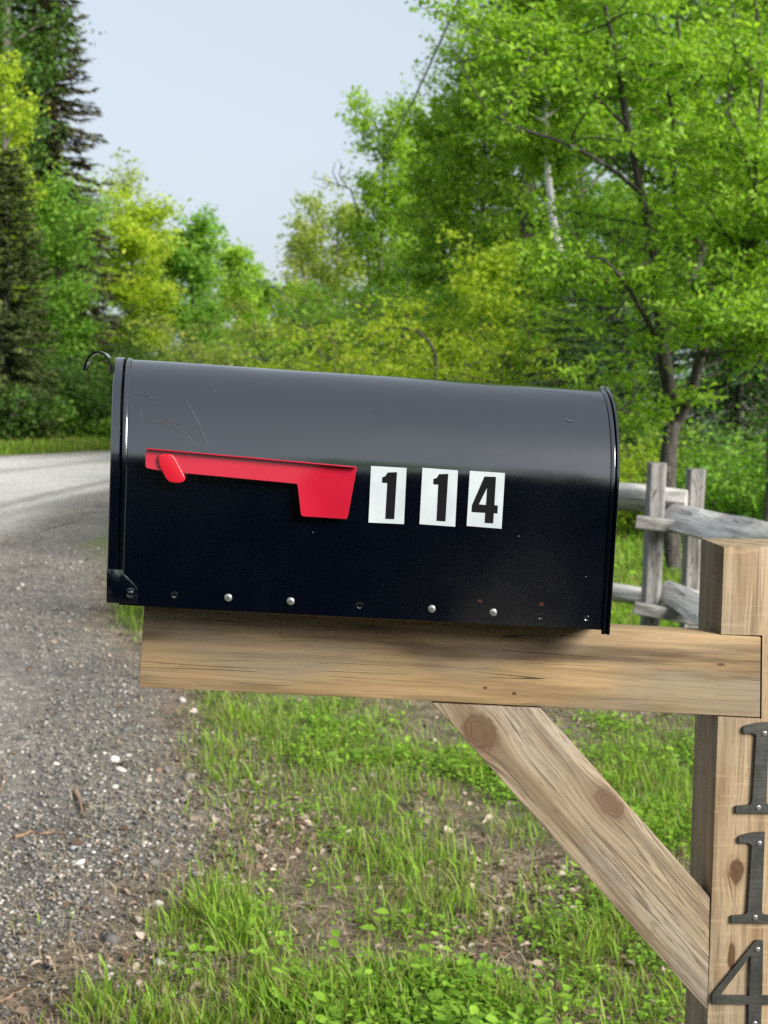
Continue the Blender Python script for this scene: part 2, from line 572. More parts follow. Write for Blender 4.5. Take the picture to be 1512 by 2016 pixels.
# folded stiffening lip along the top edge, towards the viewer
a = np.array(uw(289, 884, NF, FB)); b = np.array(uw(701, 920.5, NF, FB))
t = (b - a) / np.linalg.norm(b - a); nn = np.array([-t[1], t[0]])
bm = bm_prism([a, b, b + nn * 0.0012, a + nn * 0.0012], NF - 0.0062, NF + 0.0012, 0.0004, 2)
finish(bm, 'folded_lip', M['red'], flag, FB, smooth=40)
kb = [(311, 903), (313, 896.5), (318, 893.5), (331, 893), (339, 895), (344, 901), (364, 938), (365, 943.5), (361, 949), (353, 951), (343, 951), (333, 948.5), (327, 943), (313, 917)]
bm = bm_prism([uw(px, py, NF - 0.004, FB) for px, py in kb], NF - 0.0052, NF - 0.0005, 0.0013, 3)
finish(bm, 'pivot_knob', M['knob_red'], flag, FB, smooth=60)
pv = uw(322, 912, 0, FB)
bm = disc(pv, 0.0, 0.0045, 0.0075, 16, False)
finish(bm, 'pivot_pin', M['red'], flag, FB, smooth=40)


# number stickers
def c2(pts): return [(700 + x / 2.52, 700 + y / 2.52) for x, y in pts]


stk = [
    (c2([(77, 548), (253, 558), (240, 836), (64, 828)]), [c2([(160, 580), (206, 578), (192, 811), (148, 810), (158, 632), (132, 630), (133, 604), (148, 598)])], 'white sticker with a black 1, next to the flag'),
    (c2([(332, 557), (508, 570), (494, 849), (317, 836)]), [c2([(415, 588), (460, 587), (446, 822), (402, 820), (411, 640), (386, 638), (387, 612), (403, 607)])], 'white sticker with a black 1, in the middle of the three'),
    (c2([(567, 572), (741, 583), (724, 859), (551, 845)]),
     [c2([(640, 600), (697, 602), (689, 742), (706, 744), (704, 783), (686, 782), (683, 832), (641, 830), (644, 780), (648, 741), (653, 655)]),
      c2([(640, 600), (653, 655), (612, 738), (648, 741), (644, 780), (576, 776), (578, 742)])], 'white sticker with a black 4'),
]
for quad, nums, lab in stk:
    bm = bm_prism([uw(px, py, -0.001, FB) for px, py in quad], -0.0014, 0.0012)
    s_ = finish(bm, 'number_sticker', M['sticker'], mail, FB)
    s_['label'] = lab
    bm = bmesh.new()
    for poly in nums:
        bm_prism([uw(px, py, -0.0014, FB) for px, py in poly], -0.0017, -0.0012, bm=bm)
    finish(bm, 'numeral', M['ink'], s_, FB)

# screws through the skirt, empty holes and dimples
for px, py in ((449, 1177), (572, 1184), (850, 1199), (971, 1206)):
    p = uw(px, py, -0.001, FB)
    bm = disc(p, 0.001, 0.0043, 0.0030)
    s_ = finish(bm, 'screw', M['screw'], mail, FB, smooth=60)
    bm = bmesh.new()
    bm_prism([(p[0] + q * 0.0022 * math.cos(t), p[1] + q * 0.0022 * math.sin(t)) for q, t in [((1 if i % 2 else 0.55), 2 * math.pi * i / 12 + px) for i in range(12)]], -0.0023, -0.0012, bm=bm)
    finish(bm, 'socket', M['socket'], s_, FB)
for px, py, r in ((343, 1172, 0.003), (708, 1193, 0.003), (1065, 1214, 0.003), (1155, 1218, 0.0024)):
    p = uw(px, py, -0.001, FB)
    bm = bmesh.new()
    rr_ = [(1.35, 0.0), (1.25, 0.0009), (1.0, 0.0010), (0.8, 0.0002), (0.2, -0.0002)]
    rows = [[bm.verts.new((p[0] + r * q * math.cos(2 * math.pi * i / 16), 0.0001 - d * 0.45, p[1] + r * q * math.sin(2 * math.pi * i / 16))) for i in range(16)] for q, d in rr_]
    for a, b in zip(rows, rows[1:]):
        for i in range(16): bm.faces.new((a[i], a[(i + 1) % 16], b[(i + 1) % 16], b[i]))
    bm.faces.new(rows[-1])
    bmesh.ops.recalc_face_normals(bm, faces=bm.faces)
    finish(bm, 'punched_hole', M['enamel'], mail, FB, smooth=50)
for px, py, s in ((944, 1183, 1.0), (1066, 1190, 0.9)):
    p = uw(px, py, 0, FB)
    bm = bmesh.new()
    k = 14
    poly = []
    for i in range(k):
        q = 0.0032 * s * (0.5 + random.random())
        poly.append((p[0] + q * math.cos(2 * math.pi * i / k), p[1] + 0.7 * q * math.sin(2 * math.pi * i / k)))
    bm_prism(poly, -0.0009, 0.0003, bm=bm)
    finish(bm, 'rust_spot', M['rust'], mail, FB)


# scratches in the enamel over the flag: follow the curved side
def side_pt(px, py):
    lo, hi = 0.0, 0.09
    r = ray(px, py)
    for n0 in np.linspace(0, 0.108, 500):
        a = loc(px, py, n0, FB)
        w = a[2]
        surf = 0.0 if w < HS else RR - math.sqrt(max(0, RR * RR - (w - HS) ** 2))
        if n0 >= surf: break
    return a


def scratch(pts, wd=0.00022):
    bm = bmesh.new()
    P = []
    for px, py in pts:
        a = side_pt(px, py)
        s = math.asin(min(1, max(0, (a[2] - HS) / RR))) if a[2] > HS else 0.0
        nv = np.array([0, -math.cos(s), math.sin(s)])
        P.append((a + nv * 0.0007, nv))
    rows = []
    for i, (p, nv) in enumerate(P):
        t = P[min(i + 1, len(P) - 1)][0] - P[max(i - 1, 0)][0]
        sd = np.cross(t, nv); sd /= np.linalg.norm(sd) + 1e-9
        w = wd * (0.35 + 0.65 * math.sin(math.pi * (i + 0.5) / len(P)))
        rows.append([bm.verts.new(p + sd * w), bm.verts.new(p + nv * w * 0.6), bm.verts.new(p - sd * w), bm.verts.new(p - nv * 0.0006)])
    for a, b in zip(rows, rows[1:]):
        for i in range(4): bm.faces.new((a[i], b[i], b[(i + 1) % 4], a[(i + 1) % 4]))
    bmesh.ops.recalc_face_normals(bm, faces=bm.faces)
    finish(bm, 'scratch', M['scratch'], mail, FB, smooth=180)


def c1(pts): return [(150 + x / 2.52, 660 + y / 2.52) for x, y in pts]


for pts, wd in (([(515, 305), (545, 330), (575, 375), (600, 420), (625, 475), (655, 550)], 0.00022),
            ([(455, 475), (500, 492), (545, 515), (580, 550)], 0.00016), ([(360, 432), (430, 436), (490, 452), (545, 490), (605, 558)], 0.0002),
            ([(415, 425), (465, 430), (515, 445)], 0.00013), ([(290, 345), (320, 375), (332, 420), (355, 432)], 0.00014),
            ([(285, 312), (315, 290), (350, 300), (385, 322)], 0.00014), ([(328, 258), (350, 290), (378, 325)], 0.00014)):
    scratch(c1(pts), wd)
scratch([(1113, 826), (1120, 829), (1127, 829.5)], 0.0005)

# ------------------------------------------------------------------ stand: post, arm, brace, numbers
NB = 0.060
stand_p = O0 + FP @ np.array([0.4345, NB + 0.0445, 0]); stand_p[2] = 0
stand = empty('mailbox_stand', stand_p, 'pale pressure treated wood mailbox post with arm, diagonal brace and metal 114 numbers', 'mailbox post')


def wood_boolean(bm, cutters, F, G, c0, name, mat, parent):
    me = bpy.data.meshes.new('tmp'); bm.to_mesh(me); bm.free()
    ob = bpy.data.objects.new('tmp', me); COL.objects.link(ob)
    cs = []
    for cb in cutters:
        cm = bpy.data.meshes.new('cut'); cb.to_mesh(cm); cb.free()
        co = bpy.data.objects.new('cut', cm); COL.objects.link(co)
        md = ob.modifiers.new('b', 'BOOLEAN'); md.object = co; md.operation = 'DIFFERENCE'; md.solver = 'EXACT'
        cs.append(co)
    dg = bpy.context.evaluated_depsgraph_get()
    m2 = bpy.data.meshes.new_from_object(ob.evaluated_get(dg))
    for o in cs + [ob]: bpy.data.objects.remove(o)
    b2 = bmesh.new(); b2.from_mesh(m2)
    bpy.data.meshes.remove(m2)
    return finish(b2, name, mat, parent, F, G, c0, smooth=30)


def kpos(px, py, n0, F, G, c0):
    a = np.asarray(loc(px, py, n0, F)) - np.array(c0)
    g = np.asarray(G) @ a
    return g[0], g[2]


GX = np.eye(3)
GZ = np.array([[0, 0, -1.0], [0, 1, 0], [1, 0, 0]])     # grain along the post
# post
pu0 = uw(1425, 1078, NB, FP)[0] * 0.5 + uw(1393, 1990, NB, FP)[0] * 0.5
pt = uw(1425, 1077, NB, FP)[1]
pc0 = (pu0 + 0.0445, NB, 0)
k1 = kpos(1450, 1714, NB, FP, GZ, pc0); k2 = kpos(1440, 1883, NB, FP, GZ, pc0)
M['post'] = wood_mat('post_wood', (0.315, 0.235, 0.145), (0.20, 0.132, 0.068), (0.24, 0.205, 0.155), 0.5,
                     [(k1[0], k1[1], 0.0155, 0.0085, 3.0), (k2[0], k2[1], 0.017, 0.0045, 3.0)], band=26, crack=0.4, fibre=0.55, streak=0.35, seed=3.0, roughsaw=0.5, hole=0.97)
bm = bm_prism([(pu0, pt), (pu0 + 0.089, pt), (pu0 + 0.089, -1.35), (pu0, -1.35)], NB, NB + 0.089, 0.0016, 2)
# lap notch for the arm
bt = [uw(px, py, NB, FP) for px, py in ((1340, 1246.5), (1501, 1251), (1499.5, 1415), (1335, 1407))]
cut = bm_prism(bt, NB - 0.05, NB + 0.0405)
post = wood_boolean(bm, [cut], FP, GZ, pc0, 'post', M['post'], stand)
# arm
ar = [uw(px, py, NB, FB) for px, py in ((284, 1189), (1498, 1254), (1496.5, 1412.5), (273, 1352.5))]
ac0 = (0.08, NB, -0.055)
M['arm'] = wood_mat('arm_wood', (0.275, 0.187, 0.092), (0.07, 0.042, 0.018), (0.185, 0.154, 0.108), 0.8,
                    [(kpos(1012, 1365, NB, FB, GX, ac0)[0], kpos(1012, 1365, NB, FB, GX, ac0)[1], 0.0022, 0.0016, 5.0),
                     (kpos(1420, 1308, NB, FB, GX, ac0)[0], kpos(1420, 1308, NB, FB, GX, ac0)[1], 0.004, 0.0014, 5.0),
                     (kpos(955, 1354, NB, FB, GX, ac0)[0], kpos(955, 1354, NB, FB, GX, ac0)[1], 0.002, 0.0014, 4.0)],
                    band=12, crack=1.0, fibre=0.28, seed=1.3)
bm = bm_prism(ar, NB - 0.0006, NB + 0.038, 0.0018, 2)
arm = finish(bm, 'arm', M['arm'], stand, FB, GX, ac0, smooth=30)
# brace
br = [uw(px, py, NB, FB) for px, py in ((851, 1384), (1064, 1393.5), (1398.5, 1768), (1394.5, 1992))]
d0 = np.array(br[3]) - np.array(br[0]); d0 /= np.linalg.norm(d0)
GB = np.array([[d0[0], 0, d0[1]], [0, 1, 0], [-d0[1], 0, d0[0]]])
bc0 = (br[0][0], NB, br[0][1])
kk = [kpos(946, 1440, NB, FB, GB, bc0), kpos(1200, 1582, NB, FB, GB, bc0)]
M['brace'] = wood_mat('brace_wood', (0.265, 0.208, 0.138), (0.15, 0.107, 0.064), (0.225, 0.20, 0.163), 0.7,
                      [(kk[0][0], kk[0][1], 0.025, 0.019, 2.4), (kk[1][0], kk[1][1], 0.024, 0.012, 3.0)], band=17, crack=0.7, fibre=0.8, seed=0.0)
bm = bm_prism(br, NB + 0.0006, NB + 0.0386, 0.0022, 2)
brace = finish(bm, 'brace', M['brace'], stand, FB, GB, bc0, smooth=30)
# board under the mailbox floor
bm = bm_prism([(-0.25, -0.0122), (0.20, -0.0095), (0.20, 0.0115), (-0.25, 0.0115)], 0.056, 0.16, 0.001, 1)
finish(bm, 'mounting_board', M['arm'], mail, FB, GX, ac0, smooth=30)


# pewter house numbers
def c4(pts, dx=0, dy=0): return [(1300 + (x + dx) / 3.028, 1350 + (y + dy) / 3.028) for x, y in pts]


ONE = [(468, 905), (476, 897), (520, 885), (560, 877), (624, 874), (606, 1345), (612, 1362), (628, 1368), (705, 1374), (705, 1416), (425, 1416), (425, 1374), (496, 1368), (514, 1362), (522, 1345), (546, 958), (540, 944), (522, 938), (480, 940), (468, 932)]
FOURA = [(570, 1520), (614, 1522), (608, 1850), (700, 1850), (700, 1900), (605, 1900), (600, 2040), (525, 2040), (528, 1900), (530, 1850), (540, 1608)]
FOURB = [(570, 1520), (540, 1608), (355, 1848), (530, 1850), (528, 1900), (320, 1896), (307, 1882), (310, 1840)]
NH = NB - 0.0038
for nm, polys, scr, lab in (
        ('1', [c4(ONE, 27, -655)], [(620, 285), (584, 728)], 'upper metal 1 on the post'),
        ('1', [c4(ONE)], [(590, 940), (565, 1382)], 'middle metal 1 on the post'),
        ('4', [c4(FOURA), c4(FOURB)], [(580, 1573), (563, 2015)], 'metal 4 lowest on the post')):
    bm = bmesh.new()
    for poly in polys:
        bm_prism([uw(px, py, NH, FP) for px, py in poly], NH, NB - 0.0004, bm=bm)
    bmesh.ops.remove_doubles(bm, verts=bm.verts, dist=1e-5)
    # drop the shared inner wall of the two halves of the 4
    if nm == '4':
        seen = {}
        for f in list(bm.faces):
            k_ = tuple(sorted(v.index for v in f.verts)) if False else frozenset(f.verts)
            seen.setdefault(k_, []).append(f)
        dead = [f for v in seen.values() if len(v) > 1 for f in v]
        bmesh.ops.delete(bm, geom=dead, context='FACES_ONLY')
    sharp = [e for e in bm.edges if len(e.link_faces) == 2 and e.calc_face_angle(0) > 0.6 and max(v.co.y for v in e.verts) < NB - 0.004]
    bmesh.ops.bevel(bm, geom=sharp, offset=0.0007, segments=2, affect='EDGES', profile=0.5)
    h = finish(bm, 'house_number', M['pewter'], stand, FP, smooth=35)
    h['label'] = lab
    for sx, sy in scr:
        p = uw(*c4([(sx, sy)])[0], NH, FP)
        bm = disc(p, NH + 0.0005, 0.0032, 0.0016, 16)
        s_ = finish(bm, 'number_screw', M['screw'], h, FP, smooth=60)

# ------------------------------------------------------------------ ground
EY = np.array([-80, 1.5, 2.93, 3.95, 4.7, 6.05, 7.2, 8.23, 12, 18, 24, 30, 40, 60])
EX = np.array([-0.7, -0.72, -0.63, -0.5, -0.59, -0.79, -1.15, -1.64, -2.3, -1.6, 0.6, 4.0, 11.0, 27.0])
LY = np.array([-80, 0, 10, 18, 22.5, 24.4, 27, 31, 40, 60])
LX = np.array([-8.4, -8.2, -7.8, -7.0, -6.11, -4.8, -2.4, 1.4, 9, 24])


def edge(Y): return np.interp(Y, EY, EX)
def ledge(Y): return np.interp(Y, LY, LX)


def hgt(X, Y):
    X = np.asarray(X, float); Y = np.asarray(Y, float)
    e = X - edge(Y)
    h = 0.05 * (fbm(X * 0.35, Y * 0.35, 3) - 0.5) + 0.035 * (fbm(X * 2.2 + 40, Y * 2.2, 3) - 0.5) * sstep(-1.0, 0.4, e)
    h = h - 0.03 * sstep(0.0, -2.0, e) * 0 + 0.010 * (fbm(X * 9, Y * 9, 2) - 0.5)
    return h


def gaxis(lo, hi, fine0, fine1, step, grow=1.16):
    a = list(np.arange(fine0, fine1 + 1e-6, step))
    s = step; v = a[-1]
    while v < hi: s *= grow; v += s; a.append(v)
    s = step; v = a[0]; b = []
    while v > lo: s *= grow; v -= s; b.append(v)
    return np.array(b[::-1] + a)


gx = gaxis(-300, 300, -1.9, 1.6, 0.035)
gy = gaxis(-300, 400, 2.3, 7.5, 0.04)
XX, YY = np.meshgrid(gx, gy)
ZZ = hgt(XX, YY)


def gravel_f(X, Y):
    e = X - edge(Y) + 0.13 + 0.65 * (fbm(X * 1.6 + 9, Y * 1.6, 4) - 0.5) + 0.10 * (fbm(X * 9, Y * 9 + 3, 2) - 0.5)
    return sstep(0.14, -0.16, e)


BARE = []      # (x, y, rx, ry, amount) bare or leafy spots in the verge
for px, py, rx, ry, a in ((1120, 1790, 0.30, 0.42, 1.0), (1000, 1880, 0.22, 0.25, 0.9), (590, 1640, 0.18, 0.30, 0.8), (700, 1700, 0.10, 0.15, 0.4),
                          (1180, 1400, 0.30, 0.4, 0.3), (520, 1600, 0.12, 0.35, 0.8), (1050, 1900, 0.2, 0.16, 0.9), (840, 1560, 0.10, 0.3, 0.5)):
    p = gnd(px, py); BARE.append((p[0], p[1], rx, ry, a))
LUSH = []
for px, py, rx, ry, a in ((790, 1700, 0.16, 0.3, 0.55), (840, 1800, 0.14, 0.2, 0.45), (700, 1560, 0.15, 0.35, 0.5), (470, 1440, 0.22, 0.7, 0.75), (430, 1840, 0.14, 0.30, 1.0), (330, 1985, 0.2, 0.14, 0.9), (590, 1985, 0.28, 0.12, 0.7), (760, 1540, 0.22, 0.5, 0.55),
                          (250, 1240, 0.16, 0.9, 0.9), (1010, 1520, 0.25, 0.5, 0.6), (1270, 1560, 0.28, 0.6, 0.8), (1230, 1860, 0.18, 0.3, 0.8), (840, 1960, 0.2, 0.10, 0.5),
                          (640, 1440, 0.25, 0.6, 0.5), (980, 1990, 0.12, 0.08, 0.4)):
    p = gnd(px, py); LUSH.append((p[0], p[1], rx, ry, a))


def spots(L, X, Y):
    s = np.zeros_like(X)
    for (x, y, rx, ry, a) in L:
        s = np.maximum(s, a * np.exp(-(((X - x) / rx) ** 2 + ((Y - y) / ry) ** 2)))
    return s


def dens(X, Y):
    e = X - edge(Y) + 0.18 * (fbm(X * 2.3 + 9, Y * 2.3, 4) - 0.5)
    d = 0.13 + 1.0 * sstep(0.42, 0.68, fbm(X * 4.1, Y * 3.0 + 30, 4))
    d = d * sstep(-0.02, 0.16, e) * (1 - 0.95 * spots(BARE, X, Y)) + 1.1 * spots(LUSH, X, Y) * sstep(-0.12, 0.1, e)
    d = d + 0.05 * sstep(-0.9, 0, e) * sstep(0.62, 0.72, fbm(X * 2 + 70, Y * 2, 2))
    return np.clip(d, 0, 1.4)


nx, ny = len(gx), len(gy)
idx = np.arange(nx * ny).reshape(ny, nx)
Fq = np.stack([idx[:-1, :-1], idx[:-1, 1:], idx[1:, 1:], idx[1:, :-1]], -1).reshape(-1, 4)
V = np.stack([XX, YY, ZZ], -1).reshape(-1, 3)
gme = np_mesh('ground', V, Fq, np.arange(len(Fq)) * 4, {'gravel': gravel_f(XX, YY).ravel(), 'green': np.clip(dens(XX, YY), 0, 1).ravel(),
                                                     'bare': spots(BARE, XX, YY).ravel()}, True)


def gravel_nodes(nt, pos, wear):
    """wear 0: loose dark stones, 1: pale packed dust"""
    v1 = nd(nt, 'ShaderNodeTexVoronoi', None, {'Vector': pos, 'Scale': 85.0})
    v2 = nd(nt, 'ShaderNodeTexVoronoi', None, {'Vector': pos, 'Scale': 230.0})
    cs = ramp(nt, nd(nt, 'ShaderNodeSeparateColor', None, {0: v1.outputs['Color']}).outputs[0],
              [(0.0, (0.055, 0.055, 0.058)), (0.35, (0.13, 0.125, 0.12)), (0.7, (0.22, 0.205, 0.185)), (1.0, (0.50, 0.47, 0.43))])
    cf = ramp(nt, nd(nt, 'ShaderNodeSeparateColor', None, {0: v2.outputs['Color']}).outputs[1],
              [(0.0, (0.075, 0.07, 0.066)), (0.6, (0.19, 0.18, 0.165)), (1.0, (0.36, 0.34, 0.31))])
    pm = smooth_(nt, noise(nt, pos, 3.2, 4, 0.65), 0.38, 0.62)
    loose = mixc(nt, pm, cs, cf)
    tone = noise(nt, pos, 1.1, 3, 0.6)
    loose = mixc(nt, 0.75, loose, ramp(nt, tone, [(0.3, (0.6, 0.6, 0.62)), (0.7, (1.25, 1.22, 1.15))]), 'MULTIPLY')
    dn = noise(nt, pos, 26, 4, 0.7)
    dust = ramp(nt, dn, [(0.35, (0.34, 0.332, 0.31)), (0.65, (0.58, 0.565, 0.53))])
    loose = mixc(nt, 1.0, loose, (0.76, 0.755, 0.745, 1), 'MULTIPLY')
    mid = noise(nt, pos, 13, 6, 0.8)
    loose = mixc(nt, 0.8, loose, ramp(nt, mid, [(0.35, (0.55, 0.55, 0.55)), (0.65, (1.4, 1.38, 1.34))]), 'MULTIPLY')
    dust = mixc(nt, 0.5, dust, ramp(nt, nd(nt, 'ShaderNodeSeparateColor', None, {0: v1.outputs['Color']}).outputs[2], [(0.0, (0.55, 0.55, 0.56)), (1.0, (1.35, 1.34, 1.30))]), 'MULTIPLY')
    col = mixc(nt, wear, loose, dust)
    h = math_(nt, 'ADD', math_(nt, 'MULTIPLY', v1.outputs['Distance'], -0.6), math_(nt, 'MULTIPLY', v2.outputs['Distance'], -0.25))
    return col, h


m, nt, out = new_mat('verge_soil')
pos = nd(nt, 'ShaderNodeNewGeometry').outputs['Position']
gr = attr(nt, 'gravel').outputs['Fac']; gg = attr(nt, 'green').outputs['Fac']; bb = attr(nt, 'bare').outputs['Fac']
gc, gh = gravel_nodes(nt, pos, 0.05)
s1 = noise(nt, pos, 6, 6, 0.7); s2 = noise(nt, pos, 60, 5, 0.75)
soil = ramp(nt, math_(nt, 'ADD', math_(nt, 'MULTIPLY', s1, 0.5), math_(nt, 'MULTIPLY', s2, 0.5)),
            [(0.32, (0.04, 0.032, 0.024)), (0.5, (0.115, 0.092, 0.068)), (0.68, (0.22, 0.18, 0.135))])
v3 = nd(nt, 'ShaderNodeTexVoronoi', None, {'Vector': pos, 'Scale': 48.0, 'Randomness': 1.0})
lit = ramp(nt, nd(nt, 'ShaderNodeSeparateColor', None, {0: v3.outputs['Color']}).outputs[0], [(0, (0.10, 0.07, 0.05)), (0.6, (0.24, 0.18, 0.13)), (1, (0.42, 0.34, 0.27))])
soil = mixc(nt, math_(nt, 'MULTIPLY', smooth_(nt, noise(nt, pos, 9, 3), 0.45, 0.6), 0.6), soil, lit)
moss = ramp(nt, s2, [(0.35, (0.035, 0.06, 0.015)), (0.65, (0.10, 0.15, 0.035))])
soil = mixc(nt, math_(nt, 'MULTIPLY', gg, 0.7), soil, moss)
farg = smooth_(nt, nd(nt, 'ShaderNodeVectorMath', {'operation': 'LENGTH'}, {0: pos}).outputs['Value'], 9, 14)
soil = mixc(nt, farg, soil, ramp(nt, s1, [(0.35, (0.06, 0.11, 0.02)), (0.65, (0.12, 0.2, 0.035))]))
col = mixc(nt, gr, soil, gc)
hh = math_(nt, 'ADD', math_(nt, 'MULTIPLY', s2, 1.0), gh)
principled(nt, out, col, 0.9, 0.15, Normal=bump(nt, hh, 0.8, 0.012))
M['soil'] = m
ground = link('ground', gme, M['soil'])
tag(ground, kind='structure')

# road: own sheet 4 mm up, ragged at the verge
yy = np.concatenate([np.arange(-60, 2, 1.0), np.arange(2, 9, 0.05), np.arange(9, 20, 0.2), np.arange(20, 37, 0.6)])
tt = np.concatenate([np.linspace(0, 0.6, 14)[:-1], np.linspace(0.6, 0.93, 30)[:-1], np.linspace(0.93, 1, 30)])
RE = edge(yy) - 0.62 + 0.30 * (fbm(yy * 2.2, yy * 0 + 3, 4) - 0.5)
LE = ledge(yy) + 0.25 * (fbm(yy * 0.9, yy * 0 + 8, 3) - 0.5)
RX = LE[:, None] + (RE - LE)[:, None] * tt[None, :]
RY = np.broadcast_to(yy[:, None], RX.shape)
RZ_ = hgt(RX, RY) + 0.004 + 0.012 * sstep(1.0, 0.9, tt)[None, :] + 0.006 * (fbm(RX * 3 + 9, RY * 0.7, 2) - 0.5)
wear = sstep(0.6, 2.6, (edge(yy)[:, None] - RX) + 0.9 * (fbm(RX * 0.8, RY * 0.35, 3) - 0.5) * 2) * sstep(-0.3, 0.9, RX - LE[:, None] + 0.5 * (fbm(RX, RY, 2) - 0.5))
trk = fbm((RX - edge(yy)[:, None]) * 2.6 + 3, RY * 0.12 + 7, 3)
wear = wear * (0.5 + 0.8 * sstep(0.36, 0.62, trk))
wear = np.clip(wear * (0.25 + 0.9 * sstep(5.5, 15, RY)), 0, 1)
id2 = np.arange(RX.size).reshape(RX.shape)
Fr = np.stack([id2[:-1, :-1], id2[:-1, 1:], id2[1:, 1:], id2[1:, :-1]], -1).reshape(-1, 4)
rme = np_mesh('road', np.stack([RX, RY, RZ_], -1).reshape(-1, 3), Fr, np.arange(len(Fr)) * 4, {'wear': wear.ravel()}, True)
m, nt, out = new_mat('gravel_road')
pos = nd(nt, 'ShaderNodeNewGeometry').outputs['Position']
wa = attr(nt, 'wear').outputs['Fac']
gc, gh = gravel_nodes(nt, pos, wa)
ph = math_(nt, 'MULTIPLY', gh, math_(nt, 'SUBTRACT', 1.0, math_(nt, 'MULTIPLY', wa, 0.8)))
principled(nt, out, gc, 0.92, 0.12, Normal=bump(nt, ph, 0.8, 0.010))
M['road'] = m
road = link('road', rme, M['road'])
tag(road, kind='structure')
# pale drive far behind the fence
dx = np.linspace(1.2, 7, 20); dy = np.linspace(15.0, 16.6, 8)
DX, DY = np.meshgrid(dx, dy)
id3 = np.arange(DX.size).reshape(DX.shape)
Fd = np.stack([id3[:-1, :-1], id3[:-1, 1:], id3[1:, 1:], id3[1:, :-1]], -1).reshape(-1, 4)
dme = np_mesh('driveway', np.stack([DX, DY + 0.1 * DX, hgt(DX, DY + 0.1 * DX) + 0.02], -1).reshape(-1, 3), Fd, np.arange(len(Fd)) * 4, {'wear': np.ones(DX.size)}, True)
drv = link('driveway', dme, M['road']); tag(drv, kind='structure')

# ------------------------------------------------------------------ gravel stones (stuff)
ico = bmesh.new(); bmesh.ops.create_icosphere(ico, subdivisions=1, radius=1.0)
IV = np.array([v.co[:] for v in ico.verts]); IF = np.array([[v.index for v in f.verts] for f in ico.faces]); ico.free()


def stones(n, sampler, smin, smax, power=2.4):
    P = sampler(n)
    n = len(P)
    sz = smin * (1 + (smax / smin - 1) * RNG.random(n) ** power * 1.0)
    k = len(IV)
    ang = RNG.random(n) * 6.28
    sc_ = np.stack([0.75 + 0.6 * RNG.random(n), 0.65 + 0.5 * RNG.random(n), 0.4 + 0.35 * RNG.random(n)], 1)
    jit = 1 + 0.28 * (RNG.random((n, k)) - 0.5)
    v = IV[None] * jit[:, :, None] * sc_[:, None, :] * sz[:, None, None]
    c, s = np.cos(ang)[:, None], np.sin(ang)[:, None]
    x = v[..., 0] * c - v[..., 1] * s; y = v[..., 0] * s + v[..., 1] * c
    tilt = (RNG.random(n) - 0.5)[:, None] * 0.6
    z = v[..., 2] + x * tilt
    W = np.stack([x, y, z], -1) + P[:, None, :] + np.array([0, 0, 1])[None, None] * (sz * 0.12)[:, None, None]
    F = (IF[None] + (np.arange(n) * k)[:, None, None]).reshape(-1, 3)
    return W.reshape(-1, 3), F, np.repeat(RNG.random(n), k)


def samp_gravel(n):
    # density falls with distance so that stones stay a few pixels wide
    Y = 2.7 + 8.5 * RNG.random(n * 3) ** 2.0
    X = edge(Y) + 0.22 - (2.4) * RNG.random(n * 3) ** 1.15 * np.clip(Y / 4.0, 0.75, 2.0)
    vis = (X > -0.30 * Y - 0.15)
    keep = vis & (RNG.random(n * 3) < (0.25 + 0.75 * gravel_f(X, Y)) * (0.3 + 0.9 * fbm(X * 2.2 + 5, Y * 2.2, 3)))
    X, Y = X[keep][:n], Y[keep][:n]
    return np.stack([X, Y, hgt(X, Y) + 0.004], 1)


Vs, Fs, Ts = stones(42000, samp_gravel, 0.0016, 0.0085, 3.0)
V2, F2, T2 = stones(420, samp_gravel, 0.008, 0.022, 2.5)
me = np_mesh('gravel', np.concatenate([Vs, V2]), np.concatenate([Fs, F2 + len(Vs)]), np.arange(len(Fs) + len(F2)) * 3, {'tint': np.concatenate([Ts, T2])})
m, nt, out = new_mat('pebble')
t = attr(nt, 'tint').outputs['Fac']
pos = nd(nt, 'ShaderNodeNewGeometry').outputs['Position']
colr = ramp(nt, t, [(0.0, (0.05, 0.05, 0.052)), (0.3, (0.10, 0.095, 0.09)), (0.55, (0.155, 0.142, 0.125)), (0.8, (0.22, 0.208, 0.19)), (0.95, (0.33, 0.31, 0.285)), (1.0, (0.52, 0.49, 0.45))])
colr = mixc(nt, 0.6, colr, ramp(nt, noise(nt, pos, 180, 3, 0.7), [(0.3, (0.7, 0.7, 0.7)), (0.7, (1.2, 1.2, 1.2))]), 'MULTIPLY')
principled(nt, out, colr, 0.85, 0.25)
M['pebble'] = m
tag(link('gravel', me, M['pebble']), 'loose grey and tan gravel along the road edge', 'gravel', kind='stuff')


# ------------------------------------------------------------------ grass, weeds, litter (stuff)
def samp_dens(n, ymin, ymax, pw, fn, xr=None, over=6):
    N_ = n * over
    Y = ymin + (ymax - ymin) * RNG.random(N_) ** pw
    w0 = -0.30 * Y - 0.2; w1 = 0.29 * Y + 0.25
    X = w0 + (w1 - w0) * RNG.random(N_)
    keep = RNG.random(N_) < fn(X, Y)
    X, Y = X[keep][:n], Y[keep][:n]
    return X, Y


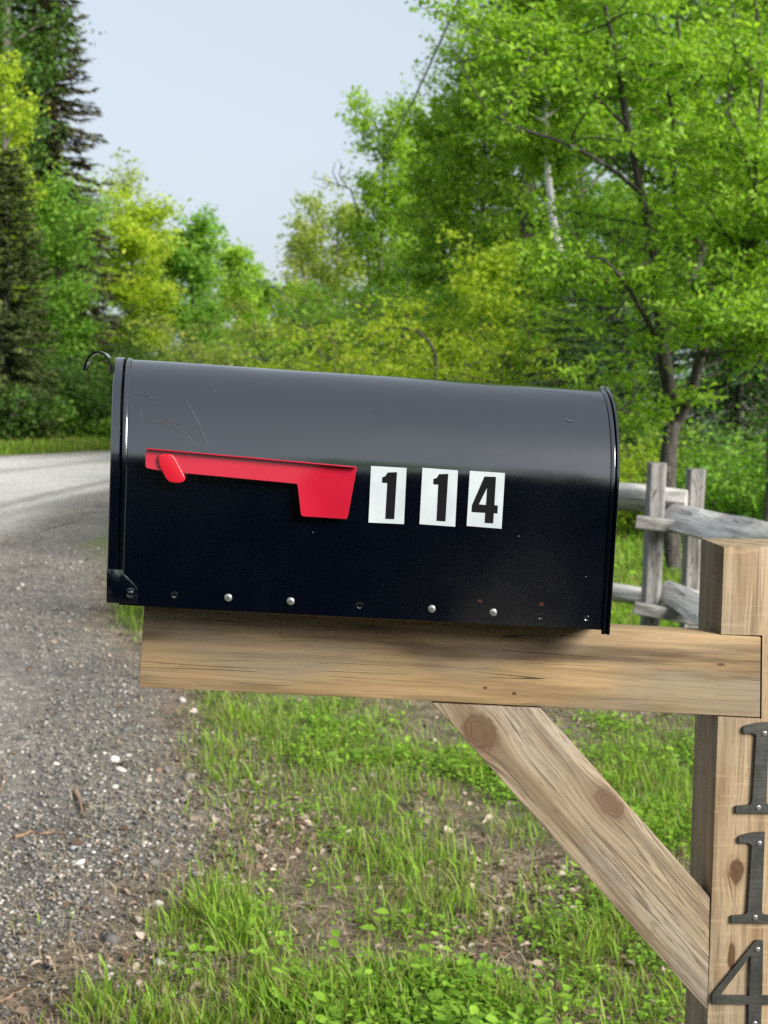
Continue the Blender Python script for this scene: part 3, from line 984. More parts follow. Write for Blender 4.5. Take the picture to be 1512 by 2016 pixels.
def blades(X, Y, hmean, width, lean=0.55):
    n = len(X)
    P = np.stack([X, Y, hgt(X, Y) - 0.004], 1)
    h = hmean * (0.45 + 0.9 * RNG.random(n))
    az = RNG.random(n) * 6.28
    ln = lean * (0.15 + RNG.random(n))
    d = np.stack([np.cos(az), np.sin(az), np.zeros(n)], 1)
    sd = np.stack([-np.sin(az + 0.7 * RNG.standard_normal(n)), np.cos(az), np.zeros(n)], 1)
    w = width * (0.6 + 0.8 * RNG.random(n))
    ts = [0, 0.4, 0.75]
    rows = []
    for t, ww in zip(ts, (0.8, 1.0, 0.7)):
        c = P + np.array([0, 0, 1])[None] * (h * (t - 0.25 * ln * t * t))[:, None] + d * (h * ln * t * t)[:, None]
        rows += [c - sd * (w * ww / 2)[:, None], c + sd * (w * ww / 2)[:, None]]
    tip = P + np.array([0, 0, 1])[None] * (h * (1 - 0.3 * ln))[:, None] + d * (h * ln)[:, None]
    Vv = np.stack(rows + [tip], 1).reshape(-1, 3)
    b = (np.arange(n) * 7)[:, None]
    tri = np.array([[0, 1, 3], [0, 3, 2], [2, 3, 5], [2, 5, 4], [4, 5, 6]])
    F = (tri.reshape(1, -1) + b).reshape(-1, 3)
    return Vv, F, np.repeat(RNG.random(n), 7)


def cat(*parts):
    V, F, T = [], [], []; n = 0
    for v, f, t in parts:
        V.append(v); F.append(f + n); T.append(t); n += len(v)
    return np.concatenate(V), np.concatenate(F), np.concatenate(T)


M['grass'] = leaf_mat('grass_blade', (0.24, 0.21, 0.08), (0.13, 0.25, 0.02), (0.24, 0.40, 0.035), 0.42)
g1 = blades(*samp_dens(23000, 2.75, 8.5, 1.7, lambda X, Y: dens(X, Y) / 1.3), 0.040, 0.0030)
lush = lambda X, Y: spots(LUSH, X, Y) * sstep(-0.10, 0.12, X - edge(Y) + 0.1 * (fbm(X * 4, Y * 4, 2) - 0.5)) * sstep(0.35, 0.6, fbm(X * 6, Y * 5, 2))
g2 = blades(*samp_dens(10500, 2.75, 9, 1.7, lush, over=14), 0.080, 0.0038, 0.75)
farf = lambda X, Y: 0.8 * sstep(0.0, 0.3, X - edge(Y)) * sstep(0.25, 0.55, fbm(X * 1.5, Y * 1.5, 3))
g3 = blades(*samp_dens(26000, 8, 17, 1.3, farf), 0.16, 0.009, 0.7)
# tall grass at the foot of the fence and on the far verge
fy = RNG.uniform(6.2, 9.5, 9000); fx = RNG.uniform(0.7, 2.6, 9000)
g4 = blades(fx, fy, 0.17, 0.0055, 0.7)
vy = RNG.uniform(18, 30, 16000); vx = ledge(vy) - 0.05 - 2.0 * RNG.random(16000) ** 1.6
g5 = blades(vx, vy, 0.22, 0.018, 0.6)
Vv, F, T = cat(g1, g2, g3, g4, g5)
me = np_mesh('grass', Vv, F, np.arange(len(F)) * 3, {'tint': T})
tag(link('grass', me, M['grass']), 'patchy fresh green grass on the verge', 'grass', kind='stuff')
# dry thatch
g6 = blades(*samp_dens(30000, 2.75, 8, 1.7, lambda X, Y: 0.85 * sstep(-0.85, 0.05, X - edge(Y)) * (0.4 + 0.6 * fbm(X * 5, Y * 5, 2))), 0.035, 0.0022, 2.6)
M['straw'] = leaf_mat('dry_grass', (0.17, 0.125, 0.075), (0.28, 0.22, 0.13), (0.42, 0.35, 0.22), 0.2, (1, 1, 1))
me = np_mesh('dry_grass', g6[0], g6[1], np.arange(len(g6[1])) * 3, {'tint': g6[2]})
tag(link('dry_grass', me, M['straw']), 'dry straw coloured grass stems lying in the verge', 'dry grass', kind='stuff')


def leaf_arrays(P, Nn, D, S, Wd, fold=0.12, six=False, droop=0.0):
    T = np.cross(Nn, D); T /= np.linalg.norm(T, axis=1)[:, None] + 1e-9
    Nn = np.cross(D, T)
    S = S[:, None]; Wd = Wd[:, None]
    n = len(P)
    if six:
        vs = [P, P + D * S * .28 + T * Wd * .42 + Nn * S * fold * .6, P + D * S * .62 + T * Wd * .45 + Nn * S * fold * .5 - Nn * droop * S * .3,
              P + D * S - Nn * droop * S, P + D * S * .62 - T * Wd * .45 + Nn * S * fold * .5 - Nn * droop * S * .3, P + D * S * .28 - T * Wd * .42 + Nn * S * fold * .6]
        pat = np.array([[0, 1, 2, 3], [0, 3, 4, 5]]); k = 6
    else:
        vs = [P, P + D * S * .45 + T * Wd * .5 + Nn * S * fold, P + D * S, P + D * S * .45 - T * Wd * .5 + Nn * S * fold]
        pat = np.array([[0, 1, 2], [0, 2, 3]]); k = 4
    V = np.stack(vs, 1).reshape(-1, 3)
    F = (pat[None] + (np.arange(n) * k)[:, None, None]).reshape(-1, pat.shape[1])
    return V, F, k


def rdir(n, flat=1.0):
    v = RNG.standard_normal((n, 3)); v[:, 2] *= flat
    return v / np.linalg.norm(v, axis=1)[:, None]


def nrm(v): return v / (np.linalg.norm(v, axis=-1, keepdims=True) + 1e-9)


# broad-leaved weeds: rosettes of small leaves
def weeds(n, ymin, ymax, fn, leaf, rad_, per, hgt_):
    X, Y = samp_dens(n, ymin, ymax, 1.7, fn, over=10)
    n = len(X)
    B = np.repeat(np.stack([X, Y, hgt(X, Y)], 1), per, 0)
    s = np.repeat(0.6 + 0.8 * RNG.random(n), per)
    q = np.sqrt(RNG.random(n * per)); az = RNG.random(n * per) * 6.28
    out_ = np.stack([np.cos(az), np.sin(az), 0 * az], 1)
    P = B + out_ * (q * rad_ * s)[:, None] + np.array([0, 0, 1])[None] * ((1.15 - q * 0.7) * hgt_ * s * (0.4 + 0.8 * RNG.random(n * per)))[:, None]
    D = nrm(out_ + 0.7 * rdir(n * per, 0.35) + np.array([0, 0, 0.15]))
    Nn = nrm(np.array([0, 0, 1]) + 0.45 * rdir(n * per))
    S = leaf * s * (0.6 + 0.7 * RNG.random(n * per))
    V, F, k = leaf_arrays(P, Nn, D, S, S * 0.62, 0.10, True, 0.12)
    return V, F, np.repeat(np.repeat(RNG.random(n) * 0.6, per) + 0.4 * RNG.random(n * per), k)


wf = lambda X, Y: np.clip(dens(X, Y) - 0.12, 0, 1) * sstep(0.1, 0.5, X - edge(Y)) * sstep(0.42, 0.58, fbm(X * 3.5 + 90, Y * 3, 3))
w1 = weeds(2600, 2.75, 8.5, wf, 0.014, 0.035, 14, 0.04)
w2 = weeds(420, 2.75, 7.5, wf, 0.026, 0.045, 9, 0.05)
w3 = weeds(1500, 6.5, 13, lambda X, Y: 0.7 * sstep(0.3, 0.8, X - edge(Y)), 0.04, 0.1, 12, 0.14)
Vv, F, T = cat(w1, w2, w3)
M['weed'] = leaf_mat('weed_leaf', (0.11, 0.22, 0.02), (0.18, 0.33, 0.03), (0.29, 0.47, 0.05), 0.4)
me = np_mesh('ground_cover', Vv, F, np.arange(len(F)) * 4, {'tint': T})
tag(link('ground_cover', me, M['weed']), 'low broad leaved weeds and clover among the grass', 'weeds', kind='stuff')


# dead leaves and wood chips
def litter(n, fn, smin, smax):
    X, Y = samp_dens(n, 2.75, 8.5, 1.7, fn, over=12)
    n = len(X)
    P = np.stack([X, Y, hgt(X, Y) + 0.004 + 0.012 * RNG.random(n)], 1)
    D = nrm(rdir(n, 0.25)); Nn = nrm(np.array([0, 0, 1]) + 0.6 * rdir(n))
    S = smin + (smax - smin) * RNG.random(n) ** 1.8
    V, F, k = leaf_arrays(P, Nn, D, S, S * (0.4 + 0.5 * RNG.random(n)), 0.22, True, 0.3)
    return V, F, np.repeat(RNG.random(n), k)


lf = lambda X, Y: np.clip(0.10 * sstep(-0.5, 0.2, X - edge(Y)) + 0.9 * spots(BARE, X, Y) * sstep(-0.2, 0.1, X - edge(Y)) + 0.30 * np.exp(-((X - edge(Y) - 0.10) / 0.16) ** 2) + 0.05 * np.exp(-((X - edge(Y) + 0.30) / 0.34) ** 2), 0, 1)
Vv, F, T = litter(5600, lf, 0.008, 0.038)
M['litter'] = leaf_mat('dead_leaf', (0.07, 0.045, 0.03), (0.19, 0.13, 0.092), (0.46, 0.38, 0.31), 0.15, (1, 0.9, 0.8), 0.75, 0.2)
me = np_mesh('leaf_litter', Vv, F, np.arange(len(F)) * 4, {'tint': T})
tag(link('leaf_litter', me, M['litter']), 'brown and pinkish dead leaves lying between the grass', 'leaf litter', kind='stuff')

# a few larger stones and sticks one can point at
M['stone_pale'] = None
for nm, cols in (('stone_pale', ((0.36, 0.34, 0.30), (0.56, 0.53, 0.48))), ('stone_dark', ((0.05, 0.05, 0.055), (0.12, 0.12, 0.12))), ('stone_blue', ((0.20, 0.205, 0.22), (0.34, 0.34, 0.35)))):
    m, nt, out = new_mat(nm)
    tc = nd(nt, 'ShaderNodeTexCoord').outputs['Object']
    n1 = noise(nt, tc, 60, 5, 0.7)
    principled(nt, out, ramp(nt, n1, [(0.3, cols[0]), (0.7, cols[1])]), 0.85, 0.25, Normal=bump(nt, n1, 0.6, 0.004))
    M[nm] = m


def stone(px, py, w, asp, hh, mat, label):
    p = gnd(px, py); p[2] = float(hgt(p[0], p[1])) + w * hh * 0.25
    bm = bmesh.new(); bmesh.ops.create_icosphere(bm, subdivisions=3, radius=1.0)
    for v in bm.verts:
        c = v.co.copy()
        k = 1 + 0.32 * (float(fbm(c.x * 1.4 + px, c.y * 1.4 + c.z * 2.1, 3)) - 0.5) * 2
        v.co = Vector((c.x * w * k, c.y * w * asp * k, c.z * w * hh * k))
    me = bpy.data.meshes.new('stone'); bm.to_mesh(me); bm.free()
    me.shade_smooth()
    o = link('stone', me, mat); o.location = p; o.rotation_euler = (0.1, 0.08, px)
    tag(o, label, 'stone', 'stones on the road shoulder')


stone(225, 1502, 0.030, 0.6, 0.45, M['stone_pale'], 'largest pale flat stone on the gravel shoulder')
stone(249, 1437, 0.020, 0.7, 0.6, M['stone_dark'], 'dark grey stone at the upper edge of the gravel shoulder')
stone(146, 1677, 0.022, 0.5, 0.4, M['stone_blue'], 'bluish grey flat stone below the two brown sticks')
stone(311, 1787, 0.015, 0.7, 0.6, M['stone_pale'], 'small rounded pale stone beside the grass tuft')
stone(340, 1617, 0.013, 0.8, 0.7, M['stone_dark'], 'small dark stone near the leaf litter')
stone(110, 1513, 0.013, 0.6, 0.5, M['stone_pale'], 'small pale stone left of the largest pale stone')
m, nt, out = new_mat('stick_bark')
tc = nd(nt, 'ShaderNodeTexCoord').outputs['Object']
n1 = noise(nt, tc, 90, 4, 0.7)
principled(nt, out, ramp(nt, n1, [(0.3, (0.10, 0.06, 0.035)), (0.7, (0.30, 0.20, 0.13))]), 0.85, 0.2, Normal=bump(nt, n1, 0.5, 0.003))
M['stick'] = m


def stick(pts, r, label):
    P = np.array([gnd(px, py) for px, py in pts]); P[:, 2] = hgt(P[:, 0], P[:, 1]) + r * 0.9 + 0.004
    q = []
    for a, b in zip(P, P[1:]):
        for t in (0, 0.33, 0.66): q.append(a + (b - a) * t + RNG.standard_normal(3) * np.array([.002, .004, .001]))
    q.append(P[-1]); q = np.array(q)
    c = P[0].copy()
    k = Quads(); k.tube(q - c, r * np.linspace(1.1, 0.5, len(q)) * (0.85 + 0.3 * RNG.random(len(q))), 7)
    o = link('stick', k.mesh('stick'), M['stick']); o.location = c
    tag(o, label, 'stick', 'sticks on the gravel')


stick([(150, 1572), (158, 1595), (166, 1622)], 0.006, 'short thick brown stick pointing down the gravel')
stick([(25, 1658), (60, 1648), (130, 1652)], 0.006, 'long reddish brown stick lying across the gravel')
stick([(95, 1774), (130, 1780), (185, 1800)], 0.0025, 'thin dark twig near the grass tuft on the gravel')
stick([(0, 1565), (6, 1545), (9, 1520)], 0.0035, 'short stick standing at the left edge of the photo')
stick([(0, 1985), (25, 1965), (52, 1955)], 0.004, 'stick in the lower left corner of the gravel')

# ------------------------------------------------------------------ split rail fence
M['fence'] = wood_mat('weathered_grey_wood', (0.25, 0.245, 0.235), (0.11, 0.105, 0.097), (0.28, 0.275, 0.265), 0.5, band=16, crack=0.8, fibre=0.9, seed=5.0, bumpd=0.003, cw=2.0)
M['rail'] = wood_mat('split_rail_wood', (0.50, 0.49, 0.47), (0.26, 0.25, 0.23), (0.58, 0.57, 0.55), 0.6, band=12, crack=1.0, fibre=0.8, seed=8.0, bumpd=0.012, cw=5.0)
fp0 = at(1295, 1330, 6.62); fp0[2] = 0
fence = empty('rail_fence', fp0, 'weathered grey split rail fence with paired posts behind the mailbox', 'fence')


def wbeam(name, A, B, prof, parent, mat=None, nsub=8, wob=0.006, taper=(1, 1), up=(0, 0, 1)):
    """irregular hewn timber from A to B with cross-section prof [(side, up)]"""
    A = np.array(A, float); B = np.array(B, float)
    d = B - A; L = np.linalg.norm(d); d /= L
    s = np.cross(d, np.array(up, float)); s /= np.linalg.norm(s); v = np.cross(s, d)
    k = len(prof)
    V, G = [], []
    seed = RNG.random() * 50
    for i in range(nsub + 1):
        t = i / nsub
        sc_ = taper[0] + (taper[1] - taper[0]) * t
        off = wob * 1.5 * (np.array([vnoise(t * 3 + seed, 2.0), vnoise(t * 3 + seed, 9.0)]) - 0.5)
        for j, (a, b) in enumerate(prof):
            w = 1 + (wob / 0.05) * (float(vnoise(t * 5 + seed, j * 1.7)) - 0.5)
            aa, bb_ = a * sc_ * w + off[0], b * sc_ * w + off[1]
            V.append(A + d * L * t + s * aa + v * bb_)
            G.append((L * t, aa, bb_))
    F = []
    for i in range(nsub):
        for j in range(k):
            F.append([i * k + j, (i + 1) * k + j, (i + 1) * k + (j + 1) % k, i * k + (j + 1) % k])
    V = np.array(V) - LOC[root_of(parent)]
    loops = [x for f in F for x in f]
    starts = [4 * i for i in range(len(F))]
    loops += list(range(k))[::-1]; starts.append(4 * len(F))
    loops += [nsub * k + j for j in range(k)]; starts.append(4 * len(F) + k)
    me = np_mesh(name, V, loops, starts, {'gco': np.array(G)})
    me.set_sharp_from_angle(angle=rad(38)); me.polygons.foreach_set('use_smooth', np.ones(len(starts), bool))
    # make normals point out
    b2 = bmesh.new(); b2.from_mesh(me); bmesh.ops.recalc_face_normals(b2, faces=b2.faces); b2.to_mesh(me); b2.free()
    return link(name, me, mat or M['fence'], parent)


def ngon(k, rx, ry, j=0.0): return [(rx * math.cos(2 * math.pi * i / k) * (1 + j * (random.random() - 0.5)), ry * math.sin(2 * math.pi * i / k) * (1 + j * (random.random() - 0.5))) for i in range(k)]


def sq(w, h, c=0.012):
    return [(-w + c, -h), (w - c, -h), (w, -h + c), (w, h - c), (w - c, h), (-w + c, h), (-w, h - c), (-w, -h + c)]


for px, py, Y in ((1293.5, 911, 6.62), (1371, 923, 6.78)):
    T_ = at(px, py, Y)
    wbeam('post', (T_[0] - 0.008, T_[1], -0.3), T_, sq(0.041, 0.041), fence, nsub=10, wob=0.004, up=(0, 1, 0))
for x_, y_ in ((-0.98, 7.47), (-0.95, 7.70)):
    wbeam('post', (x_, y_, -0.3), (x_ + 0.01, y_, 1.0), sq(0.041, 0.041), fence, nsub=10, wob=0.004, up=(0, 1, 0))
wbeam('crosspiece', at(1252, 1027, 6.52), at(1415, 1047, 6.50), sq(0.018, 0.030, 0.006), fence, wob=0.004)
wbeam('crosspiece', at(1248, 1197, 6.52), at(1400, 1224, 6.50), sq(0.018, 0.029, 0.006), fence, wob=0.004)
# rails of the bay behind the mailbox, round and pale
A = at(1352, 990, 6.71); B = at(1215, 962, 6.78); d = nrm(B - A)
wbeam('rail', A, A + d * 2.6 * np.array([1, 1, 0.1]) + np.array([0, 0.35, 0.0]), ngon(12, 0.058, 0.062, 0.3), fence, M['rail'], nsub=26, wob=0.0264)
A = at(1330, 1183, 6.71); B = at(1215, 1150, 6.80); d = nrm(B - A)
wbeam('rail', A, A + d * 2.6 * np.array([1, 1, 0.1]) + np.array([0, 0.35, 0.0]), ngon(11, 0.042, 0.042, 0.3), fence, M['rail'], nsub=26, wob=0.022)
# rails of the bay coming forward on the right, split
A = at(1316, 1012, 6.66); B = at(1600, 1090, 5.55)
wbeam('rail', A, B, [(0.8 * a + 0.6 * b, -0.6 * a + 0.8 * b) for a, b in ((-0.085, 0.0), (-0.04, -0.045), (0.03, -0.05), (0.085, -0.03), (0.10, 0.012), (0.03, 0.028), (-0.06, 0.026))], fence, M['rail'], nsub=26, wob=0.012, taper=(0.85, 1.2))
A = at(1303, 1160, 6.68); B = at(1560, 1290, 5.7)
wbeam('rail', A, B, [(0.8 * a + 0.6 * b, -0.6 * a + 0.8 * b) for a, b in ((-0.075, 0.0), (-0.03, -0.045), (0.03, -0.05), (0.075, -0.03), (0.09, 0.012), (0.03, 0.032), (-0.05, 0.026))], fence, M['rail'], nsub=26, wob=0.012, taper=(0.75, 1.3))

# ------------------------------------------------------------------ trees
bark_cols = {'grey': ((0.06, 0.055, 0.05), (0.17, 0.155, 0.14)), 'dark': ((0.03, 0.027, 0.024), (0.10, 0.09, 0.08)), 'birch': ((0.62, 0.61, 0.58), (0.88, 0.87, 0.84))}
for k, (a, b) in bark_cols.items():
    m, nt, out = new_mat('bark_' + k)
    tc = nd(nt, 'ShaderNodeTexCoord').outputs['Object']
    if k == 'birch':
        n1 = noise(nt, vscale(nt, tc, (4, 4, 26)), 1, 4, 0.7)
        colr = ramp(nt, n1, [(0.31, (0.04, 0.038, 0.035)), (0.37, a), (0.7, b)])
    else:
        n1 = noise(nt, vscale(nt, tc, (34, 34, 8)), 1, 5, 0.7, 0.4)
        colr = ramp(nt, n1, [(0.32, a), (0.7, b)])
        li = smooth_(nt, noise(nt, tc, 7, 4, 0.7), 0.58, 0.68)
        colr = mixc(nt, math_(nt, 'MULTIPLY', li, 0.5), colr, (0.26, 0.27, 0.24, 1))
    principled(nt, out, colr, 0.9, 0.15, Normal=bump(nt, n1, 0.9, 0.02))
    M['bark_' + k] = m
M['lf_lime'] = leaf_mat('leaf_lime', (0.255, 0.359, 0.030), (0.389, 0.503, 0.043), (0.564, 0.620, 0.066), 0.55)
M['lf_mid'] = leaf_mat('leaf_mid', (0.169, 0.299, 0.039), (0.266, 0.431, 0.047), (0.410, 0.598, 0.073), 0.55)
M['lf_green'] = leaf_mat('leaf_green', (0.133, 0.264, 0.047), (0.205, 0.383, 0.055), (0.314, 0.514, 0.073), 0.55)
M['lf_dark'] = leaf_mat('leaf_dark', (0.055, 0.12, 0.03), (0.09, 0.18, 0.035), (0.15, 0.27, 0.045), 0.48)
M['lf_olive'] = leaf_mat('leaf_olive', (0.215, 0.275, 0.059), (0.309, 0.383, 0.073), (0.470, 0.526, 0.104), 0.55)
M['lf_apple'] = leaf_mat('leaf_apple', (0.139, 0.264, 0.030), (0.234, 0.399, 0.039), (0.383, 0.558, 0.056), 0.55)
M['lf_pale'] = leaf_mat('leaf_pale', (0.26, 0.33, 0.06), (0.34, 0.40, 0.09), (0.42, 0.43, 0.15), 0.48)
M['needle'] = leaf_mat('spruce_needle', (0.03, 0.05, 0.022), (0.05, 0.08, 0.03), (0.09, 0.12, 0.04), 0.15, (1, 1.1, 0.6))
M['needle_brown'] = leaf_mat('spruce_brown', (0.055, 0.062, 0.028), (0.095, 0.10, 0.045), (0.17, 0.15, 0.07), 0.15, (1, 1.0, 0.7))
M['cedar'] = leaf_mat('cedar_scale', (0.06, 0.085, 0.032), (0.10, 0.13, 0.045), (0.17, 0.20, 0.06), 0.2, (1, 1.1, 0.6))
M['hemlock'] = leaf_mat('hemlock_needle', (0.03, 0.07, 0.03), (0.05, 0.11, 0.036), (0.09, 0.18, 0.045), 0.2, (1, 1.1, 0.6))


def curve(p0, d0, L, up=0.0, n=6, wig=0.08):
    p = np.array(p0, float); d = nrm(np.array(d0, float)); P = [p.copy()]
    for i in range(n):
        d = nrm(d + np.array([0, 0, up / n]) + wig * RNG.standard_normal(3))
        p = p + d * L / n
        P.append(p.copy())
    return np.array(P)


def put_tree(name, base, label, cat, wood, woodmat, V, F, T, leafmat, group=None, w=4):
    root = empty(name, base, label, cat, group)
    link('trunk', wood.mesh('trunk', True, np.array(base)), woodmat, root)
    me = np_mesh('crown', V - np.array(base), F, np.arange(len(F)) * F.shape[1], {'tint': T})
    link('crown', me, leafmat, root)
    return root


def leafy(pts, n, sig, size, asp=0.55, six=False, upn=0.75, droop=0.1, tvar=0.5, centre=None):
    """n leaves scattered in sprays about twig points"""
    k = len(pts)
    i = RNG.integers(0, k, n)
    ct = RNG.random(k)
    P = pts[i] + RNG.standard_normal((n, 3)) * np.array([sig, sig, sig * 0.55])
    D = nrm(rdir(n, 0.5) + np.array([0, 0, -0.2]))
    Nn = nrm(np.array([0, 0, upn]) + 0.8 * rdir(n))
    S = size * (0.55 + 0.8 * RNG.random(n))
    V, F, kk_ = leaf_arrays(P, Nn, D, S, S * asp, 0.10, six, droop)
    T = np.clip(tvar * ct[i] + (1 - tvar) * RNG.random(n), 0, 1)
    return V, F, np.repeat(T, kk_)


def broadleaf(name, base, H, R, cb, label, cat='tree', leaf='lf_mid', bark='grey', n=9000, size=0.11, nl=22, tr=None, sig=0.16, six=False,
              lean=(0, 0), shape='oval', up=0.5, trunk_pts=None, asp=0.6, group=None, droop=0.15, subs=6):
    base = np.array([base[0], base[1], float(hgt(base[0], base[1])) - 0.03])
    tr = tr or H * 0.014
    wood = Quads()
    if trunk_pts is None:
        m_ = 9
        zs = np.linspace(0, H * 0.95, m_)
        tp = base + np.stack([lean[0] * zs / H + 0.03 * H * 0.3 * RNG.standard_normal(m_).cumsum() * 0.2, lean[1] * zs / H + 0.03 * H * 0.3 * RNG.standard_normal(m_).cumsum() * 0.2, zs], 1)
        tp[0] = base
    else:
        tp = np.array(trunk_pts)
    wood.tube(tp, tr * np.linspace(1, 0.12, len(tp)) ** 0.8, 9)
    tw = []
    cz = np.array([p[2] for p in tp])
    for i in range(nl):
        f = (i + RNG.random()) / nl
        z = base[2] + cb + (H * 0.93 - cb) * f
        p = np.array([np.interp(z, cz, tp[:, j]) for j in range(3)])
        if shape == 'oval': prof = math.sin(math.pi * (0.12 + 0.80 * f)) ** 0.7
        elif shape == 'cone': prof = (1 - f) ** 0.8 * 0.95 + 0.12
        elif shape == 'vase': prof = 0.45 + 0.6 * f - 0.5 * max(0, f - 0.75)
        else: prof = 1 - 0.35 * f
        az = i * 2.399 + 0.6 * RNG.standard_normal()
        el = rad(12 + 48 * f + 12 * RNG.standard_normal())
        L = R * prof * (0.7 + 0.5 * RNG.random()) / max(0.45, math.cos(el)) * 0.85
        d = (math.cos(az) * math.cos(el), math.sin(az) * math.cos(el), math.sin(el))
        P = curve(p, d, L, up * 0.6, 6, 0.10)
        r0 = tr * 0.42 * (1 - 0.6 * f)
        wood.tube(P, np.linspace(r0, r0 * 0.18, len(P)), 5)
        for q in range(subs):
            j = 1 + int(5 * RNG.random())
            a2 = az + (1 if q % 2 else -1) * (0.5 + 0.5 * RNG.random())
            d2 = nrm(np.array([math.cos(a2), math.sin(a2), 0.15 + 0.5 * RNG.random()]))
            P2 = curve(P[j], d2, L * (0.3 + 0.28 * RNG.random()), up * 0.3, 4, 0.14)
            wood.tube(P2, np.linspace(r0 * 0.30, r0 * 0.08, len(P2)), 4)
            tw.append(P2[1:])
        tw.append(P[2:])
    tw = np.concatenate(tw)
    V, F, T = leafy(tw, n, sig, size, asp, six, 0.8, droop)
    return put_tree(name, base, label, cat, wood, M['bark_' + bark], V, F, T, M[leaf], group)


def conifer(name, base, H, R, label, mat='needle', z0=0.5, n_wh=26, per=6, droop=0.35, dens_=26, size=0.16, sparse=0.0, cat='tree', group=None, power=0.85, taper_tip=0.06):
    base = np.array([base[0], base[1], float(hgt(base[0], base[1])) - 0.03])
    wood = Quads()
    tp = base + np.stack([0.02 * RNG.standard_normal(8).cumsum(), 0.02 * RNG.standard_normal(8).cumsum(), np.linspace(0, H, 8)], 1); tp[0] = base
    tr = H * 0.013
    wood.tube(tp, tr * np.linspace(1, 0.05, 8), 8)
    Ps, Ds = [], []
    for i in range(n_wh):
        f = i / n_wh
        z = z0 + (H - z0) * (f ** 0.95)
        L0 = R * ((1 - f) ** power) + taper_tip
        for k in range(per):
            if RNG.random() < sparse: continue
            az = k * 6.283 / per + i * 0.7 + 0.4 * RNG.standard_normal()
            L = L0 * (0.65 + 0.5 * RNG.random())
            el = rad(18) * (2 * f - 0.6) - rad(6)
            P = curve(base + np.array([0, 0, z - base[2] * 0]), (math.cos(az) * math.cos(el), math.sin(az) * math.cos(el), math.sin(el)), L, -droop, 5, 0.05)
            P[-1, 2] += 0.10 * L; P[-2, 2] += 0.02 * L
            wood.tube(P, np.linspace(tr * 0.22, tr * 0.05, len(P)), 4)
            m_ = max(4, int(dens_ * L))
            t = RNG.random(m_) ** 0.7 * 4.99
            j = t.astype(int); fr = (t - j)[:, None]
            pp_ = P[j] * (1 - fr) + P[j + 1] * fr
            dd = nrm(P[j + 1] - P[j])
            sd = nrm(np.cross(dd, np.array([0, 0, 1.0])))
            sg = np.where(RNG.random(m_) < 0.5, 1, -1)[:, None]
            Ds.append(nrm(dd * 0.8 + sd * sg * (0.35 + 0.7 * RNG.random((m_, 1))) + np.array([0, 0, -0.25]) + 0.2 * rdir(m_)))
            Ps.append(pp_ + 0.02 * RNG.standard_normal((m_, 3)))
    P = np.concatenate(Ps); D = np.concatenate(Ds); n = len(P)
    Nn = nrm(np.array([0, 0, 1.0]) + 0.7 * rdir(n))
    S = size * (0.5 + 0.9 * RNG.random(n))
    V, F, k = leaf_arrays(P, Nn, D, S, S * 0.30, 0.04)
    return put_tree(name, base, label, cat, wood, M['bark_dark'], V, F, np.repeat(RNG.random(n), k), M[mat], group)


def shrub(name, base, H, R, label, leaf, n=5000, size=0.07, stems=9, sig=0.10, six=False, group=None, bark='grey', asp=0.55):
    base = np.array([base[0], base[1], float(hgt(base[0], base[1])) - 0.02])
    wood = Quads(); tw = []
    for i in range(stems):
        az = i * 2.399 + RNG.random(); q = math.sqrt((i + 0.5) / stems)
        d = nrm(np.array([math.cos(az) * q * R / H * 1.3, math.sin(az) * q * R / H * 1.3, 1.0]))
        P = curve(base + 0.12 * R * np.array([math.cos(az), math.sin(az), 0]), d, H * (0.75 + 0.3 * RNG.random()), -0.15, 7, 0.10)
        wood.tube(P, np.linspace(0.012 * H, 0.003 * H, len(P)), 5)
        for j in range(1, 8):
            for s in range(2):
                a2 = RNG.random() * 6.28
                P2 = curve(P[j], (math.cos(a2), math.sin(a2), 0.3), R * (0.25 + 0.3 * RNG.random()), 0, 3, 0.15)
                wood.tube(P2, np.linspace(0.004 * H, 0.001 * H, len(P2)), 4)
                tw.append(P2[1:])
    tw = np.concatenate(tw)
    V, F, T = leafy(tw, n, sig, size, asp, six)
    return put_tree(name, base, label, 'shrub', wood, M['bark_' + bark], V, F, T, M[leaf], group)


def gx_(px, Y): return ((px - 756) / FPX * Y * 1.0, Y)


def ht(px, py, Y): return 1.4 + (740 + (px - 756) * 0.021 - py) / FPX * Y


WL = 'woods left of the road'
WR = 'woods right of the road'
# --- left of the road
conifer('spruce_tree', gx_(100, 30), ht(100, -90, 30), 1.55, 'tall thin spruce with bare brownish side sprays against the sky', 'needle_brown', 0.8, 58, 8, 0.35, 62, 0.17, 0.08, group=WL, power=0.62)
broadleaf('broadleaf_tree', gx_(12, 29.0), 13.5, 1.25, 1.5, 'tall dark green broadleaf tree at the left edge, in front of the thin spruce', leaf='lf_dark', n=60000, size=0.10, nl=100, group=WL, sig=0.17, shape='column')
conifer('spruce_tree', gx_(52, 34), 12.5, 1.6, 'dark spruce crowded in between the tall broadleaf tree and the thin spruce', 'needle', 0.6, 52, 8, 0.3, 50, 0.18, group=WL, power=0.6)
broadleaf('sapling_tree', gx_(8, 25.5), ht(8, 120, 25.5), 0.62, 2.6, 'slender yellow green sapling at the left edge, before the dark tree', leaf='lf_lime', n=5500, size=0.09, nl=20, group=WL, sig=0.13)
conifer('cedar_tree', gx_(18, 24.6), ht(18, 300, 24.6), 0.85, 'dark dull green columnar cedar at the left edge of the road', 'cedar', 0.2, 46, 9, 0.1, 85, 0.13, group=WL, power=0.55)
broadleaf('broadleaf_tree', gx_(112, 27.5), ht(112, 400, 27.5), 0.95, 0.9, 'middle green broadleaf tree between the cedar and the small spruce', leaf='lf_green', n=13000, size=0.095, nl=26, group=WL)
